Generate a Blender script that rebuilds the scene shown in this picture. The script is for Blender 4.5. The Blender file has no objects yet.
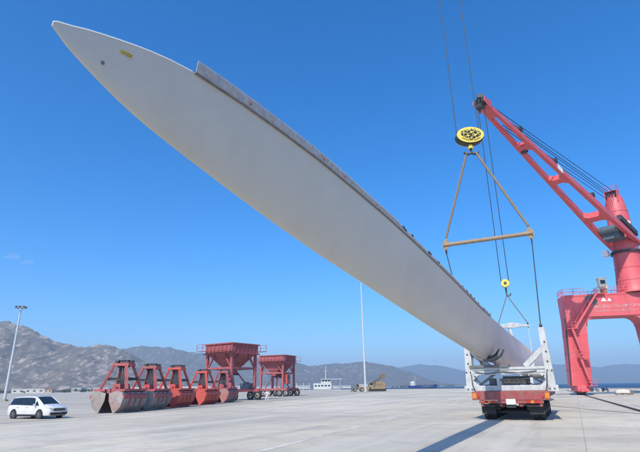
import bpy, bmesh, math, random
from mathutils import Vector, Matrix, noise
R = math.radians
random.seed(7)
scene = bpy.context.scene
COL = scene.collection

# ------------------------------------------------------------------ camera
cam_d = bpy.data.cameras.new('camera'); cam = bpy.data.objects.new('camera', cam_d); COL.objects.link(cam)
cam_d.sensor_width = 36; cam_d.lens = 27.0; cam_d.clip_start = 0.1; cam_d.clip_end = 40000
PITCH, ROLL = R(18.53), R(0.9)
fw = Vector((0, math.cos(PITCH), math.sin(PITCH))); up0 = Vector((0, -math.sin(PITCH), math.cos(PITCH))); r0 = Vector((1, 0, 0))
rt = r0*math.cos(ROLL) - up0*math.sin(ROLL); upv = up0*math.cos(ROLL) + r0*math.sin(ROLL)
cam.matrix_world = Matrix(((rt.x, upv.x, -fw.x, 0), (rt.y, upv.y, -fw.y, 0), (rt.z, upv.z, -fw.z, 2.0), (0, 0, 0, 1)))
scene.camera = cam

# ------------------------------------------------------------------ sky, sun, exposure
SUN_AZ, SUN_EL = R(204), R(44)
w = bpy.data.worlds.new('World'); scene.world = w; w.use_nodes = True
wn = w.node_tree; bg = wn.nodes['Background']
sky = wn.nodes.new('ShaderNodeTexSky'); sky.sky_type = 'NISHITA'; sky.sun_disc = False
sky.sun_elevation = SUN_EL; sky.sun_rotation = SUN_AZ
sky.altitude = 0; sky.air_density = 1.0; sky.dust_density = 1.5; sky.ozone_density = 10.0
hs = wn.nodes.new('ShaderNodeHueSaturation'); hs.inputs['Saturation'].default_value = 1.22
wn.links.new(sky.outputs[0], hs.inputs['Color']); wn.links.new(hs.outputs[0], bg.inputs[0]); bg.inputs[1].default_value = 0.15
sun_d = bpy.data.lights.new('sun', 'SUN'); sun = bpy.data.objects.new('sun', sun_d); COL.objects.link(sun)
sun_d.energy = 3.3; sun_d.angle = R(0.53); sun_d.color = (1.0, 0.915, 0.765)
sdir = Vector((math.sin(SUN_AZ)*math.cos(SUN_EL), math.cos(SUN_AZ)*math.cos(SUN_EL), math.sin(SUN_EL)))
sun.rotation_euler = (-sdir).to_track_quat('-Z', 'Y').to_euler(); sun.location = (0, -40, 80)
vs = scene.view_settings; vs.view_transform = 'Standard'; vs.look = 'None'; vs.exposure = 0.63; vs.gamma = 1.0; vs.use_curve_mapping = False

# ------------------------------------------------------------------ materials
def nd(t, k, **kw):
    n = t.nodes.new(k)
    for a, b in kw.items(): setattr(n, a, b)
    return n
def paint(name, col, rough=0.5, metal=0.0, var=0.12, scale=1.5, dirt=None, dirt_amt=0.0, dirt_scale=0.8, bump=0.0, bscale=20, coat=0.0, spec=0.5, streak=None, streak_amt=0.5, streak_scale=2.5):
    """base colour with soft tone variation, optional patches of wear of a second colour, fine relief"""
    m = bpy.data.materials.new(name); m.use_nodes = True; t = m.node_tree; b = t.nodes['Principled BSDF']
    tc = nd(t, 'ShaderNodeTexCoord'); oi = nd(t, 'ShaderNodeObjectInfo')
    add = nd(t, 'ShaderNodeVectorMath', operation='ADD'); t.links.new(tc.outputs['Object'], add.inputs[0])
    mul = nd(t, 'ShaderNodeMath', operation='MULTIPLY'); t.links.new(oi.outputs['Random'], mul.inputs[0]); mul.inputs[1].default_value = 37.0
    t.links.new(mul.outputs[0], add.inputs[1])
    n1 = nd(t, 'ShaderNodeTexNoise'); n1.inputs['Scale'].default_value = scale; n1.inputs['Detail'].default_value = 5; n1.inputs['Roughness'].default_value = 0.6
    t.links.new(add.outputs[0], n1.inputs['Vector'])
    mr = nd(t, 'ShaderNodeMapRange'); mr.inputs[1].default_value = 0.3; mr.inputs[2].default_value = 0.7; mr.inputs[3].default_value = 1-var; mr.inputs[4].default_value = 1+var
    t.links.new(n1.outputs[0], mr.inputs[0])
    mx = nd(t, 'ShaderNodeMix', data_type='RGBA', blend_type='MULTIPLY'); mx.inputs[0].default_value = 1
    mx.inputs[6].default_value = (*col, 1); t.links.new(mr.outputs[0], mx.inputs[7]); out = mx.outputs[2]
    if dirt:
        n2 = nd(t, 'ShaderNodeTexNoise'); n2.inputs['Scale'].default_value = dirt_scale; n2.inputs['Detail'].default_value = 8; n2.inputs['Roughness'].default_value = 0.68
        t.links.new(add.outputs[0], n2.inputs['Vector'])
        r2 = nd(t, 'ShaderNodeMapRange'); c = 0.62-0.34*dirt_amt; r2.inputs[1].default_value = c-0.07; r2.inputs[2].default_value = c+0.12; r2.inputs[4].default_value = min(1.0, 0.5+dirt_amt)
        t.links.new(n2.outputs[0], r2.inputs[0])
        m2 = nd(t, 'ShaderNodeMix', data_type='RGBA'); t.links.new(r2.outputs[0], m2.inputs[0]); t.links.new(out, m2.inputs[6]); m2.inputs[7].default_value = (*dirt, 1); out = m2.outputs[2]
    if streak:
        mps = nd(t, 'ShaderNodeMapping'); mps.inputs['Scale'].default_value = (1, 1, 0.07); t.links.new(add.outputs[0], mps.inputs[0])
        n4 = nd(t, 'ShaderNodeTexNoise'); n4.inputs['Scale'].default_value = streak_scale; n4.inputs['Detail'].default_value = 6; n4.inputs['Roughness'].default_value = 0.65
        t.links.new(mps.outputs[0], n4.inputs['Vector'])
        r4 = nd(t, 'ShaderNodeMapRange'); r4.inputs[1].default_value = 0.52; r4.inputs[2].default_value = 0.72; r4.inputs[4].default_value = streak_amt; t.links.new(n4.outputs[0], r4.inputs[0])
        m4 = nd(t, 'ShaderNodeMix', data_type='RGBA'); t.links.new(r4.outputs[0], m4.inputs[0]); t.links.new(out, m4.inputs[6]); m4.inputs[7].default_value = (*streak, 1); out = m4.outputs[2]
    t.links.new(out, b.inputs['Base Color'])
    b.inputs['Roughness'].default_value = rough; b.inputs['Metallic'].default_value = metal; b.inputs['Specular IOR Level'].default_value = spec
    b.inputs['Coat Weight'].default_value = coat; b.inputs['Coat Roughness'].default_value = 0.06
    if bump:
        n3 = nd(t, 'ShaderNodeTexNoise'); n3.inputs['Scale'].default_value = bscale; n3.inputs['Detail'].default_value = 4
        t.links.new(add.outputs[0], n3.inputs['Vector'])
        bp = nd(t, 'ShaderNodeBump'); bp.inputs['Strength'].default_value = bump; bp.inputs['Distance'].default_value = 0.02
        t.links.new(n3.outputs[0], bp.inputs['Height']); t.links.new(bp.outputs[0], b.inputs['Normal'])
    return m

M = {}
M['blade'] = paint('blade_gelcoat', (0.56, 0.52, 0.45), 0.34, var=0.03, scale=0.5, dirt=(0.50, 0.46, 0.39), dirt_amt=0.2, dirt_scale=0.4, streak=(0.48, 0.445, 0.375), streak_amt=0.16, streak_scale=0.9)
M['blade_lit_rim'] = paint('blade_sunlit_rim', (0.80, 0.80, 0.79), 0.4, var=0.03)  # paler than the shell, sunlight on the upper edge put into the colour
M['serration'] = paint('serration_plastic', (0.42, 0.39, 0.36), 0.6, var=0.22, scale=9, dirt=(0.42, 0.30, 0.26), dirt_amt=0.12, dirt_scale=5)
M['dark'] = paint('dark_tape', (0.035, 0.04, 0.05), 0.6)
M['redmark'] = paint('red_mark', (0.40, 0.05, 0.04), 0.6)
M['yellow_mark'] = paint('yellow_mark', (0.50, 0.40, 0.03), 0.6)
M['white_frame'] = paint('white_frame_paint', (0.47, 0.50, 0.51), 0.45, var=0.07, dirt=(0.34, 0.32, 0.29), dirt_amt=0.2, dirt_scale=2.2, streak=(0.33, 0.27, 0.22), streak_amt=0.6, streak_scale=6)
M['saddle'] = paint('saddle_steel', (0.12, 0.13, 0.14), 0.6, var=0.2, scale=3)
M['strip_grey'] = paint('strip_grey', (0.17, 0.155, 0.145), 0.7, var=0.25, scale=6)
M['pad'] = paint('pad_rubber', (0.03, 0.03, 0.032), 0.8)
M['trailer_red'] = paint('trailer_red', (0.30, 0.045, 0.05), 0.5, var=0.15, scale=2, dirt=(0.20, 0.11, 0.09), dirt_amt=0.32, dirt_scale=2.5, streak=(0.22, 0.13, 0.11), streak_amt=0.6, streak_scale=5)
M['steel_dark'] = paint('dark_steel', (0.055, 0.055, 0.06), 0.55, metal=0.4, var=0.25, scale=4)
M['tyre'] = paint('tyre_rubber', (0.022, 0.022, 0.023), 0.85, var=0.15, bump=0.2)
M['rim'] = paint('steel_rim', (0.42, 0.42, 0.41), 0.45, metal=0.5, dirt=(0.2, 0.15, 0.12), dirt_amt=0.2, dirt_scale=8)
M['lamp_red'] = paint('tail_lamp_red', (0.45, 0.015, 0.01), 0.2)
M['lamp_amber'] = paint('tail_lamp_amber', (0.6, 0.2, 0.02), 0.2)
M['plate_white'] = paint('plate_white', (0.60, 0.60, 0.58), 0.4, var=0.02)
M['crane_red'] = paint('crane_red', (0.60, 0.092, 0.108), 0.5, var=0.10, scale=0.5, dirt=(0.52, 0.15, 0.155), dirt_amt=0.24, dirt_scale=0.45, streak=(0.34, 0.095, 0.08), streak_amt=0.6, streak_scale=2.2)
M['crane_white'] = paint('crane_white', (0.80, 0.78, 0.74), 0.5, var=0.05)
M['faded_letter'] = paint('faded_letter', (0.58, 0.42, 0.40), 0.6, var=0.1, scale=3, dirt=(0.45, 0.18, 0.18), dirt_amt=0.25, dirt_scale=2)
M['cabin_cream'] = paint('cabin_cream', (0.76, 0.70, 0.50), 0.5, var=0.05)
M['machinery'] = paint('machinery_grey_blue', (0.10, 0.14, 0.17), 0.5, metal=0.3, var=0.3, scale=3)
M['rope'] = paint('wire_rope', (0.045, 0.05, 0.055), 0.6, metal=0.3)
M['sling'] = paint('sling_fibre', (0.21, 0.165, 0.125), 0.85, var=0.15, scale=6, bump=0.3)
M['sling_grey'] = paint('sling_grey', (0.16, 0.15, 0.15), 0.8, var=0.15, scale=6)
M['spreader'] = paint('spreader_paint', (0.30, 0.225, 0.145), 0.65, var=0.2, scale=3, dirt=(0.17, 0.11, 0.075), dirt_amt=0.3, dirt_scale=3, bump=0.2)
M['hook_yellow'] = paint('hook_yellow', (0.66, 0.55, 0.10), 0.45, var=0.08, scale=4, dirt=(0.35, 0.24, 0.06), dirt_amt=0.15, dirt_scale=4)
M['hopper_red'] = paint('hopper_red', (0.36, 0.078, 0.09), 0.6, var=0.18, scale=0.9, dirt=(0.20, 0.085, 0.08), dirt_amt=0.30, dirt_scale=0.9, streak=(0.40, 0.20, 0.20), streak_amt=0.6, streak_scale=2.2)
M['grab_dull'] = paint('grab_dull_red', (0.42, 0.075, 0.085), 0.65, var=0.24, scale=1.5, dirt=(0.24, 0.13, 0.12), dirt_amt=0.30, dirt_scale=1.6, streak=(0.18, 0.08, 0.07), streak_amt=0.5)
M['grab_bright'] = paint('grab_bright_red', (0.50, 0.075, 0.055), 0.55, var=0.12, scale=1.2, dirt=(0.34, 0.085, 0.065), dirt_amt=0.2, dirt_scale=1.4, streak=(0.36, 0.13, 0.10), streak_amt=0.5)
M['bucket_grey'] = paint('bucket_dusty_grey', (0.30, 0.285, 0.26), 0.9, var=0.2, scale=1.4, dirt=(0.30, 0.14, 0.125), dirt_amt=0.28, dirt_scale=1.1, bump=0.25, bscale=9, streak=(0.17, 0.155, 0.14), streak_amt=0.7)
M['bucket_grey2'] = paint('bucket_worn_grey', (0.26, 0.25, 0.25), 0.85, var=0.18, scale=1.4, dirt=(0.40, 0.12, 0.10), dirt_amt=0.42, dirt_scale=0.7, bump=0.15)
M['car_white'] = paint('car_white', (0.60, 0.605, 0.61), 0.25, var=0.01, coat=0.7)
M['glass'] = paint('tinted_glass', (0.012, 0.018, 0.022), 0.06, var=0.0, spec=0.6)
M['black_trim'] = paint('black_trim', (0.018, 0.018, 0.02), 0.4)
M['chrome'] = paint('chrome', (0.6, 0.6, 0.6), 0.15, metal=1.0, var=0.0)
M['alloy'] = paint('alloy', (0.40, 0.41, 0.42), 0.3, metal=0.6, var=0.0)
M['lens'] = paint('headlamp_lens', (0.30, 0.32, 0.34), 0.08, var=0.0)
M['seam'] = paint('panel_seam', (0.30, 0.31, 0.32), 0.5)
M['galv'] = paint('galvanised_steel', (0.50, 0.52, 0.53), 0.4, metal=0.15, var=0.06)
M['boat_white'] = paint('boat_white', (0.60, 0.61, 0.58), 0.4, var=0.04, scale=0.4)
M['boat_teal'] = paint('boat_teal', (0.05, 0.16, 0.19), 0.4)
M['ship_blue'] = paint('ship_blue', (0.02, 0.055, 0.17), 0.45, var=0.1, scale=0.3)
M['machine_yellow'] = paint('machine_yellow', (0.33, 0.22, 0.07), 0.55, var=0.15, scale=0.8, dirt=(0.22, 0.165, 0.11), dirt_amt=0.45, dirt_scale=0.9)
M['machine_brown'] = paint('machine_brown', (0.15, 0.115, 0.085), 0.7, var=0.2)
M['bike'] = paint('bike_dark', (0.02, 0.025, 0.04), 0.35)
M['bike_blue'] = paint('bike_blue', (0.02, 0.04, 0.11), 0.3)
M['tarp'] = paint('tarp_white', (0.50, 0.48, 0.43), 0.8, var=0.08, scale=2, bump=0.3, bscale=5)
M['skin'] = paint('skin', (0.35, 0.2, 0.14), 0.6)
M['cloth_white'] = paint('cloth_white', (0.58, 0.54, 0.54), 0.85)
M['cloth_dark'] = paint('cloth_dark', (0.05, 0.05, 0.06), 0.85)
M['cloth_red'] = paint('cloth_red', (0.45, 0.09, 0.07), 0.85)
M['kerb'] = paint('quay_kerb', (0.30, 0.28, 0.25), 0.9, var=0.15, scale=0.8)
M['faded_line'] = paint('faded_line', (0.62, 0.60, 0.53), 0.9, var=0.1, scale=2, dirt=(0.42, 0.40, 0.34), dirt_amt=0.55, dirt_scale=0.7)
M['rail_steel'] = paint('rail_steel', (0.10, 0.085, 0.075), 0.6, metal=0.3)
M['house_white'] = paint('house_white', (0.48, 0.47, 0.44), 0.8, var=0.05, scale=0.1)
M['house_cream'] = paint('house_cream', (0.42, 0.36, 0.29), 0.8, var=0.05, scale=0.1)
M['roof_grey'] = paint('roof_grey', (0.35, 0.37, 0.40), 0.6)
M['roof_red'] = paint('roof_red', (0.33, 0.12, 0.08), 0.7)
M['leaf'] = paint('far_leaf', (0.055, 0.075, 0.04), 0.9, var=0.35, scale=0.15)
M['window_dark'] = paint('window_dark', (0.04, 0.05, 0.06), 0.2)

def ground_mat(name, c0, c1, dark):
    m = bpy.data.materials.new(name); m.use_nodes = True; t = m.node_tree; b = t.nodes['Principled BSDF']
    geo = nd(t, 'ShaderNodeNewGeometry')
    mp = nd(t, 'ShaderNodeMapping'); mp.inputs['Rotation'].default_value = (0, 0, R(26.5)); t.links.new(geo.outputs['Position'], mp.inputs[0])
    def noi(s, det, rough=0.6, vec=None, stretch=None):
        v = vec or mp.outputs[0]
        if stretch:
            m2 = nd(t, 'ShaderNodeMapping'); m2.inputs['Scale'].default_value = stretch; t.links.new(v, m2.inputs[0]); v = m2.outputs[0]
        n = nd(t, 'ShaderNodeTexNoise'); n.inputs['Scale'].default_value = s; n.inputs['Detail'].default_value = det; n.inputs['Roughness'].default_value = rough
        t.links.new(v, n.inputs['Vector']); return n.outputs[0]
    def rng(s, a, b_, c, d):
        r = nd(t, 'ShaderNodeMapRange'); t.links.new(s, r.inputs[0])
        for i, v in enumerate((a, b_, c, d)): r.inputs[i+1].default_value = v
        return r.outputs[0]
    def mixc(f, a, bcol, mode='MIX'):
        x = nd(t, 'ShaderNodeMix', data_type='RGBA', blend_type=mode)
        if isinstance(f, float): x.inputs[0].default_value = f
        else: t.links.new(f, x.inputs[0])
        for s, i in ((a, 6), (bcol, 7)):
            if isinstance(s, tuple): x.inputs[i].default_value = (*s, 1)
            else: t.links.new(s, x.inputs[i])
        return x.outputs[2]
    base = mixc(rng(noi(0.05, 6), 0.40, 0.60, 0, 1), c0, c1)
    base = mixc(rng(noi(0.35, 8, 0.7), 0.45, 0.72, 0, 0.7), base, (0.32, 0.31, 0.275))
    # long dusty drag marks and tyre tracks, running along the quay
    base = mixc(rng(noi(0.30, 5, 0.6, stretch=(1.0, 0.07, 1)), 0.52, 0.66, 0, 0.6), base, (0.60, 0.57, 0.495))
    base = mixc(rng(noi(0.55, 4, 0.6, stretch=(0.9, 0.05, 1)), 0.58, 0.70, 0, 0.55), base, (0.24, 0.235, 0.22))
    base = mixc(rng(noi(0.18, 6, 0.65, stretch=(0.12, 1.0, 1)), 0.58, 0.70, 0, 0.6), base, (0.27, 0.265, 0.245))
    base = mixc(rng(noi(0.5, 6, 0.65, stretch=(0.22, 1.0, 1)), 0.62, 0.70, 0, 0.6), base, (0.20, 0.198, 0.185))
    # cast slabs: each a touch lighter or darker, thin worn joints
    br = nd(t, 'ShaderNodeTexBrick'); br.offset = 0; t.links.new(mp.outputs[0], br.inputs['Vector'])
    br.inputs['Color1'].default_value = (0.94, 0.94, 0.94, 1); br.inputs['Color2'].default_value = (1.06, 1.06, 1.05, 1); br.inputs['Mortar'].default_value = (0.68, 0.67, 0.65, 1)
    br.inputs['Scale'].default_value = 1; br.inputs['Mortar Size'].default_value = 0.03; br.inputs['Mortar Smooth'].default_value = 0.5
    br.inputs['Brick Width'].default_value = 5.0; br.inputs['Row Height'].default_value = 7.0
    base = mixc(0.8, base, br.outputs[0], 'MULTIPLY')
    base = mixc(rng(noi(1.6, 4, 0.6), 0.60, 0.72, 0, 0.6), base, (0.25, 0.24, 0.215))
    base = mixc(rng(noi(0.11, 7, 0.7), 0.56, 0.66, 0, 0.42), base, (0.33, 0.31, 0.265))
    base = mixc(rng(noi(14, 4, 0.7), 0.35, 0.65, 0, 0.22), base, (0.30, 0.30, 0.29))
    t.links.new(base, b.inputs['Base Color']); b.inputs['Roughness'].default_value = 0.85; b.inputs['Specular IOR Level'].default_value = 0.3
    bp = nd(t, 'ShaderNodeBump'); bp.inputs['Strength'].default_value = 0.35; bp.inputs['Distance'].default_value = 0.01
    t.links.new(noi(22, 5, 0.7), bp.inputs['Height']); t.links.new(bp.outputs[0], b.inputs['Normal'])
    return m
M['apron'] = ground_mat('concrete_apron', (0.46, 0.415, 0.325), (0.62, 0.56, 0.44), 1.0)
M['yard'] = ground_mat('storage_yard', (0.35, 0.315, 0.255), (0.46, 0.42, 0.345), 1.0)

def land_mat():
    m = paint('sandy_land', (0.36, 0.33, 0.28), 0.95, var=0.2, scale=0.02, dirt=(0.12, 0.13, 0.08), dirt_amt=0.45, dirt_scale=0.012)
    return m
M['land'] = land_mat()

def mountain_mat(name, veg, rock, amt, sc):
    m = bpy.data.materials.new(name); m.use_nodes = True; t = m.node_tree; b = t.nodes['Principled BSDF']
    geo = nd(t, 'ShaderNodeNewGeometry'); mp = nd(t, 'ShaderNodeMapping'); mp.inputs['Scale'].default_value = (1, 0.35, 0.8); t.links.new(geo.outputs['Position'], mp.inputs[0])
    def noi(s, det, rough):
        n = nd(t, 'ShaderNodeTexNoise'); n.inputs['Scale'].default_value = s; n.inputs['Detail'].default_value = det; n.inputs['Roughness'].default_value = rough
        t.links.new(mp.outputs[0], n.inputs['Vector']); return n.outputs[0]
    r = nd(t, 'ShaderNodeMapRange'); t.links.new(noi(sc, 9, 0.72), r.inputs[0]); r.inputs[1].default_value = 0.60-amt; r.inputs[2].default_value = 0.66-amt
    r2 = nd(t, 'ShaderNodeMapRange'); t.links.new(noi(sc*0.25, 4, 0.6), r2.inputs[0]); r2.inputs[1].default_value = 0.35; r2.inputs[2].default_value = 0.6
    mu = nd(t, 'ShaderNodeMath', operation='MULTIPLY'); t.links.new(r.outputs[0], mu.inputs[0]); t.links.new(r2.outputs[0], mu.inputs[1])
    v = nd(t, 'ShaderNodeMix', data_type='RGBA'); t.links.new(noi(sc*3, 5, 0.7), v.inputs[0]); v.inputs[6].default_value = (*[c*0.6 for c in veg], 1); v.inputs[7].default_value = (*[c*1.4 for c in veg], 1)
    x = nd(t, 'ShaderNodeMix', data_type='RGBA'); t.links.new(mu.outputs[0], x.inputs[0]); t.links.new(v.outputs[2], x.inputs[6]); x.inputs[7].default_value = (*rock, 1)
    t.links.new(x.outputs[2], b.inputs['Base Color']); b.inputs['Roughness'].default_value = 0.95; b.inputs['Specular IOR Level'].default_value = 0.1
    return m
M['mountain_near'] = mountain_mat('rocky_hillside', (0.135, 0.124, 0.102), (0.36, 0.30, 0.255), 0.09, 0.06)
M['mountain_mid'] = mountain_mat('scrub_hillside', (0.10, 0.095, 0.08), (0.24, 0.20, 0.175), 0.06, 0.045)
M['mountain_far'] = mountain_mat('far_hillside', (0.06, 0.065, 0.055), (0.14, 0.125, 0.11), 0.0, 0.005)

def sea_mat():
    m = bpy.data.materials.new('sea_water'); m.use_nodes = True; t = m.node_tree; b = t.nodes['Principled BSDF']
    b.inputs['Base Color'].default_value = (0.002, 0.04, 0.115, 1); b.inputs['Roughness'].default_value = 0.35; b.inputs['IOR'].default_value = 1.33
    b.inputs['Specular IOR Level'].default_value = 0.06
    geo = nd(t, 'ShaderNodeNewGeometry')
    n = nd(t, 'ShaderNodeTexNoise'); n.inputs['Scale'].default_value = 0.35; n.inputs['Detail'].default_value = 6; n.inputs['Roughness'].default_value = 0.65
    t.links.new(geo.outputs['Position'], n.inputs['Vector'])
    bp = nd(t, 'ShaderNodeBump'); bp.inputs['Strength'].default_value = 1.0; bp.inputs['Distance'].default_value = 1.6
    t.links.new(n.outputs[0], bp.inputs['Height']); t.links.new(bp.outputs[0], b.inputs['Normal'])
    return m
M['sea'] = sea_mat()

# ------------------------------------------------------------------ builders
class MB:
    def __init__(s): s.v = []; s.f = []
    def add(s, vs, fs):
        o = len(s.v); s.v += [tuple(p) for p in vs]; s.f += [[i+o for i in f] for f in fs]; return s
    def box(s, c, d, rz=0, rx=0, ry=0):
        m = Matrix.Rotation(rz, 3, 'Z') @ Matrix.Rotation(ry, 3, 'Y') @ Matrix.Rotation(rx, 3, 'X'); c = Vector(c)
        vs = [c + m @ Vector((x*d[0]/2, y*d[1]/2, z*d[2]/2)) for z in (-1, 1) for y in (-1, 1) for x in (-1, 1)]
        return s.add(vs, [[0, 2, 3, 1], [4, 5, 7, 6], [0, 1, 5, 4], [2, 6, 7, 3], [0, 4, 6, 2], [1, 3, 7, 5]])
    def beam(s, p, q, wd, ht, w2=None, h2=None, up=(0, 0, 1)):
        p, q = Vector(p), Vector(q); d = (q-p).normalized(); u = Vector(up)
        if abs(d.dot(u)) > 0.98: u = Vector((0, 1, 0))
        x = d.cross(u).normalized(); z = x.cross(d)
        w2 = wd if w2 is None else w2; h2 = ht if h2 is None else h2; vs = []
        for pt, a, b in ((p, wd, ht), (q, w2, h2)):
            for i, j in ((-1, -1), (1, -1), (1, 1), (-1, 1)): vs.append(pt + x*i*a/2 + z*j*b/2)
        return s.add(vs, [[3, 2, 1, 0], [4, 5, 6, 7]] + [[i, (i+1) % 4, (i+1) % 4+4, i+4] for i in range(4)])
    def tube(s, p, q, r, r2=None, n=12, cap=True):
        p, q = Vector(p), Vector(q); d = (q-p).normalized(); u = Vector((0, 0, 1)) if abs(d.z) < 0.95 else Vector((0, 1, 0))
        x = d.cross(u).normalized(); z = x.cross(d); r2 = r if r2 is None else r2; vs = []
        for pt, rr in ((p, r), (q, r2)):
            for i in range(n):
                a = 2*math.pi*i/n; vs.append(pt + x*math.cos(a)*rr + z*math.sin(a)*rr)
        fs = [[i, (i+1) % n, (i+1) % n+n, i+n] for i in range(n)]
        if cap: fs += [list(range(n))[::-1], list(range(n, 2*n))]
        return s.add(vs, fs)
    def path(s, pts, r, n=8):
        for a, b in zip(pts, pts[1:]): s.tube(a, b, r, n=n)
        return s
    def loft(s, rings, closed=True, cap=True):
        n = len(rings[0]); vs = [p for r in rings for p in r]; fs = []
        for k in range(len(rings)-1):
            for i in range(n if closed else n-1):
                j = (i+1) % n; fs.append([k*n+i, k*n+j, (k+1)*n+j, (k+1)*n+i])
        if cap: fs += [list(range(n))[::-1], list(range((len(rings)-1)*n, len(rings)*n))]
        return s.add(vs, fs)
    def prism(s, poly, y0, y1, f=None):
        """poly in x,z extruded along y"""
        n = len(poly); f = f or (lambda x, y, z: (x, y, z))
        vs = [f(x, y0, z) for x, z in poly] + [f(x, y1, z) for x, z in poly]
        return s.add(vs, [list(range(n)), list(range(n, 2*n))[::-1]] + [[i, i+n, (i+1) % n+n, (i+1) % n] for i in range(n)])
    def ball(s, c, rad, n=10, m=6):
        c = Vector(c); rad = rad if hasattr(rad, '__len__') else (rad,)*3; rings = []
        for k in range(m+1):
            th = math.pi*k/m; rr = max(math.sin(th), 0.02)
            rings.append([c + Vector((rad[0]*rr*math.cos(2*math.pi*i/n), rad[1]*rr*math.sin(2*math.pi*i/n), -rad[2]*math.cos(th))) for i in range(n)])
        return s.loft(rings)
    def mesh(s, name, mat, smooth=False, off=(0, 0, 0)):
        me = bpy.data.meshes.new(name); o = Vector(off)
        me.from_pydata([tuple(Vector(p)-o) for p in s.v], [], s.f)
        bm = bmesh.new(); bm.from_mesh(me); bmesh.ops.recalc_face_normals(bm, faces=bm.faces); bm.to_mesh(me); bm.free()
        if smooth:
            me.polygons.foreach_set('use_smooth', [True]*len(me.polygons)); me.set_sharp_from_angle(angle=R(38))
        me.materials.append(M[mat] if isinstance(mat, str) else mat); return me
    def build(s, name, mat, parent=None, smooth=False, bevel=0.0, label=None):
        o = bpy.data.objects.new(name, s.mesh(name, mat, smooth)); COL.objects.link(o); o.parent = parent
        if bevel:
            b = o.modifiers.new('bevel', 'BEVEL'); b.width = bevel; b.segments = 2; b.limit_method = 'ANGLE'
        if label: o['label'] = label
        return o
    def solo(s, name, mat, label, cat, group=None, smooth=False, origin=None):
        """a thing that is one mesh, its origin at its base"""
        if origin is None:
            zmin = min(p[2] for p in s.v); lo = [p for p in s.v if p[2] < zmin+0.3]
            origin = (sum(p[0] for p in lo)/len(lo), sum(p[1] for p in lo)/len(lo), zmin)
        o = bpy.data.objects.new(name, s.mesh(name, mat, smooth, origin)); COL.objects.link(o); o.location = origin
        o['label'] = label; o['category'] = cat
        if group: o['group'] = group
        return o
def thing(name, label, cat, loc=(0, 0, 0), rz=0, group=None):
    o = bpy.data.objects.new(name, None); COL.objects.link(o); o.location = loc; o.rotation_euler = (0, 0, rz)
    o.empty_display_size = 0.3; o['label'] = label; o['category'] = cat
    if group: o['group'] = group
    return o
def copy_tree(o, parent=None):
    c = o.copy(); COL.objects.link(c); c.parent = parent
    for ch in list(o.children): copy_tree(ch, c)
    return c
def structure(o): o['kind'] = 'structure'; return o
def copy_part(src, parent, loc=None, rot=None):
    c = src.copy(); COL.objects.link(c); c.parent = parent
    if loc: c.location = loc
    if rot: c.rotation_euler = rot
    for ch in list(src.children): copy_part(ch, c)
    return c
def text_part(name, body, size, mat, parent, loc, rot, thick=0.01, fit=None, label=None):
    cu = bpy.data.curves.new(name, 'FONT'); cu.body = body; cu.size = size; cu.extrude = thick; cu.align_x = 'CENTER'; cu.align_y = 'CENTER'; cu.resolution_u = 2
    t = bpy.data.objects.new(name, cu); COL.objects.link(t); bpy.context.view_layer.update()
    me = bpy.data.meshes.new_from_object(t.evaluated_get(bpy.context.evaluated_depsgraph_get()))
    bpy.data.objects.remove(t); bpy.data.curves.remove(cu)
    if fit:
        wd = max(v.co.x for v in me.vertices)-min(v.co.x for v in me.vertices)
        for v in me.vertices: v.co.x *= fit/wd
    me.materials.clear(); me.materials.append(M[mat]); me.name = name
    o = bpy.data.objects.new(name, me); COL.objects.link(o); o.parent = parent; o.location = loc; o.rotation_euler = rot
    if label: o['label'] = label
    return o

# ------------------------------------------------------------------ the ground, quay and sea
quay = [(330, -420), (190, 20), (104, 128), (76, 246), (-7, 334), (-92, 425), (-210, 700)]
apron_poly = quay + [(-900, 700), (-900, -420)]
g = MB(); n = len(apron_poly)
g.add([(x, y, 0) for x, y in apron_poly], [list(range(n))])
structure(g.build('ground', 'apron'))
yd = MB(); yp = [(-38, -20), (-21.3, 34), (-15.4, 50), (-9.2, 72), (-1.5, 100), (30, 220), (-30, 352), (-210, 690), (-890, 690), (-890, -20)]
yd.add([(x, y, 0.004) for x, y in yp], [list(range(len(yp)))]); structure(yd.build('storage_yard', 'yard'))
jt = MB()
for a, b in zip(yp[:5], yp[1:6]): jt.beam((*a, 0.007), (*b, 0.007), 0.16, 0.010)
structure(jt.build('pavement_joint', 'kerb'))
ln = MB(); ln.beam((-6.0, 8.0, 0.004), (13.0, 54.5, 0.004), 0.28, 0.004); ln.beam((13.0, 54.5, 0.004), (27, 90, 0.004), 0.28, 0.004); structure(ln.build('pavement_marking', 'faded_line'))
q = MB()
for a, b in zip(quay, quay[1:]): q.add([(*a, -0.004), (*b, -0.004), (*b, -7), (*a, -7)], [[0, 1, 2, 3]])
structure(q.build('quay_wall', 'kerb'))
k = MB()
for a, b in zip(quay[:-1], quay[1:]):
    a, b = Vector((*a, 0.14)), Vector((*b, 0.14)); d = (b-a).normalized(); nrm = Vector((-d.y, d.x, 0))*0.3
    k.beam(a+nrm, b+nrm, 0.45, 0.28)
structure(k.build('kerb', 'kerb'))
l = MB(); lp = [(-92, 424.9), (-210, 699.9), (-900, 699.9), (-900, -420), (-6500, -420), (-6500, 5200), (-1100, 3300), (-560, 1500), (-300, 800)]
l.add([(x, y, -0.35) for x, y in lp], [list(range(len(lp)))])
structure(l.build('land', 'land'))
s = MB(); s.add([(-8500, -800, -3.6), (8500, -800, -3.6), (8500, 8600, -3.6), (-8500, 8600, -3.6)], [[0, 1, 2, 3]])
structure(s.build('sea', 'sea'))
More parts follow.
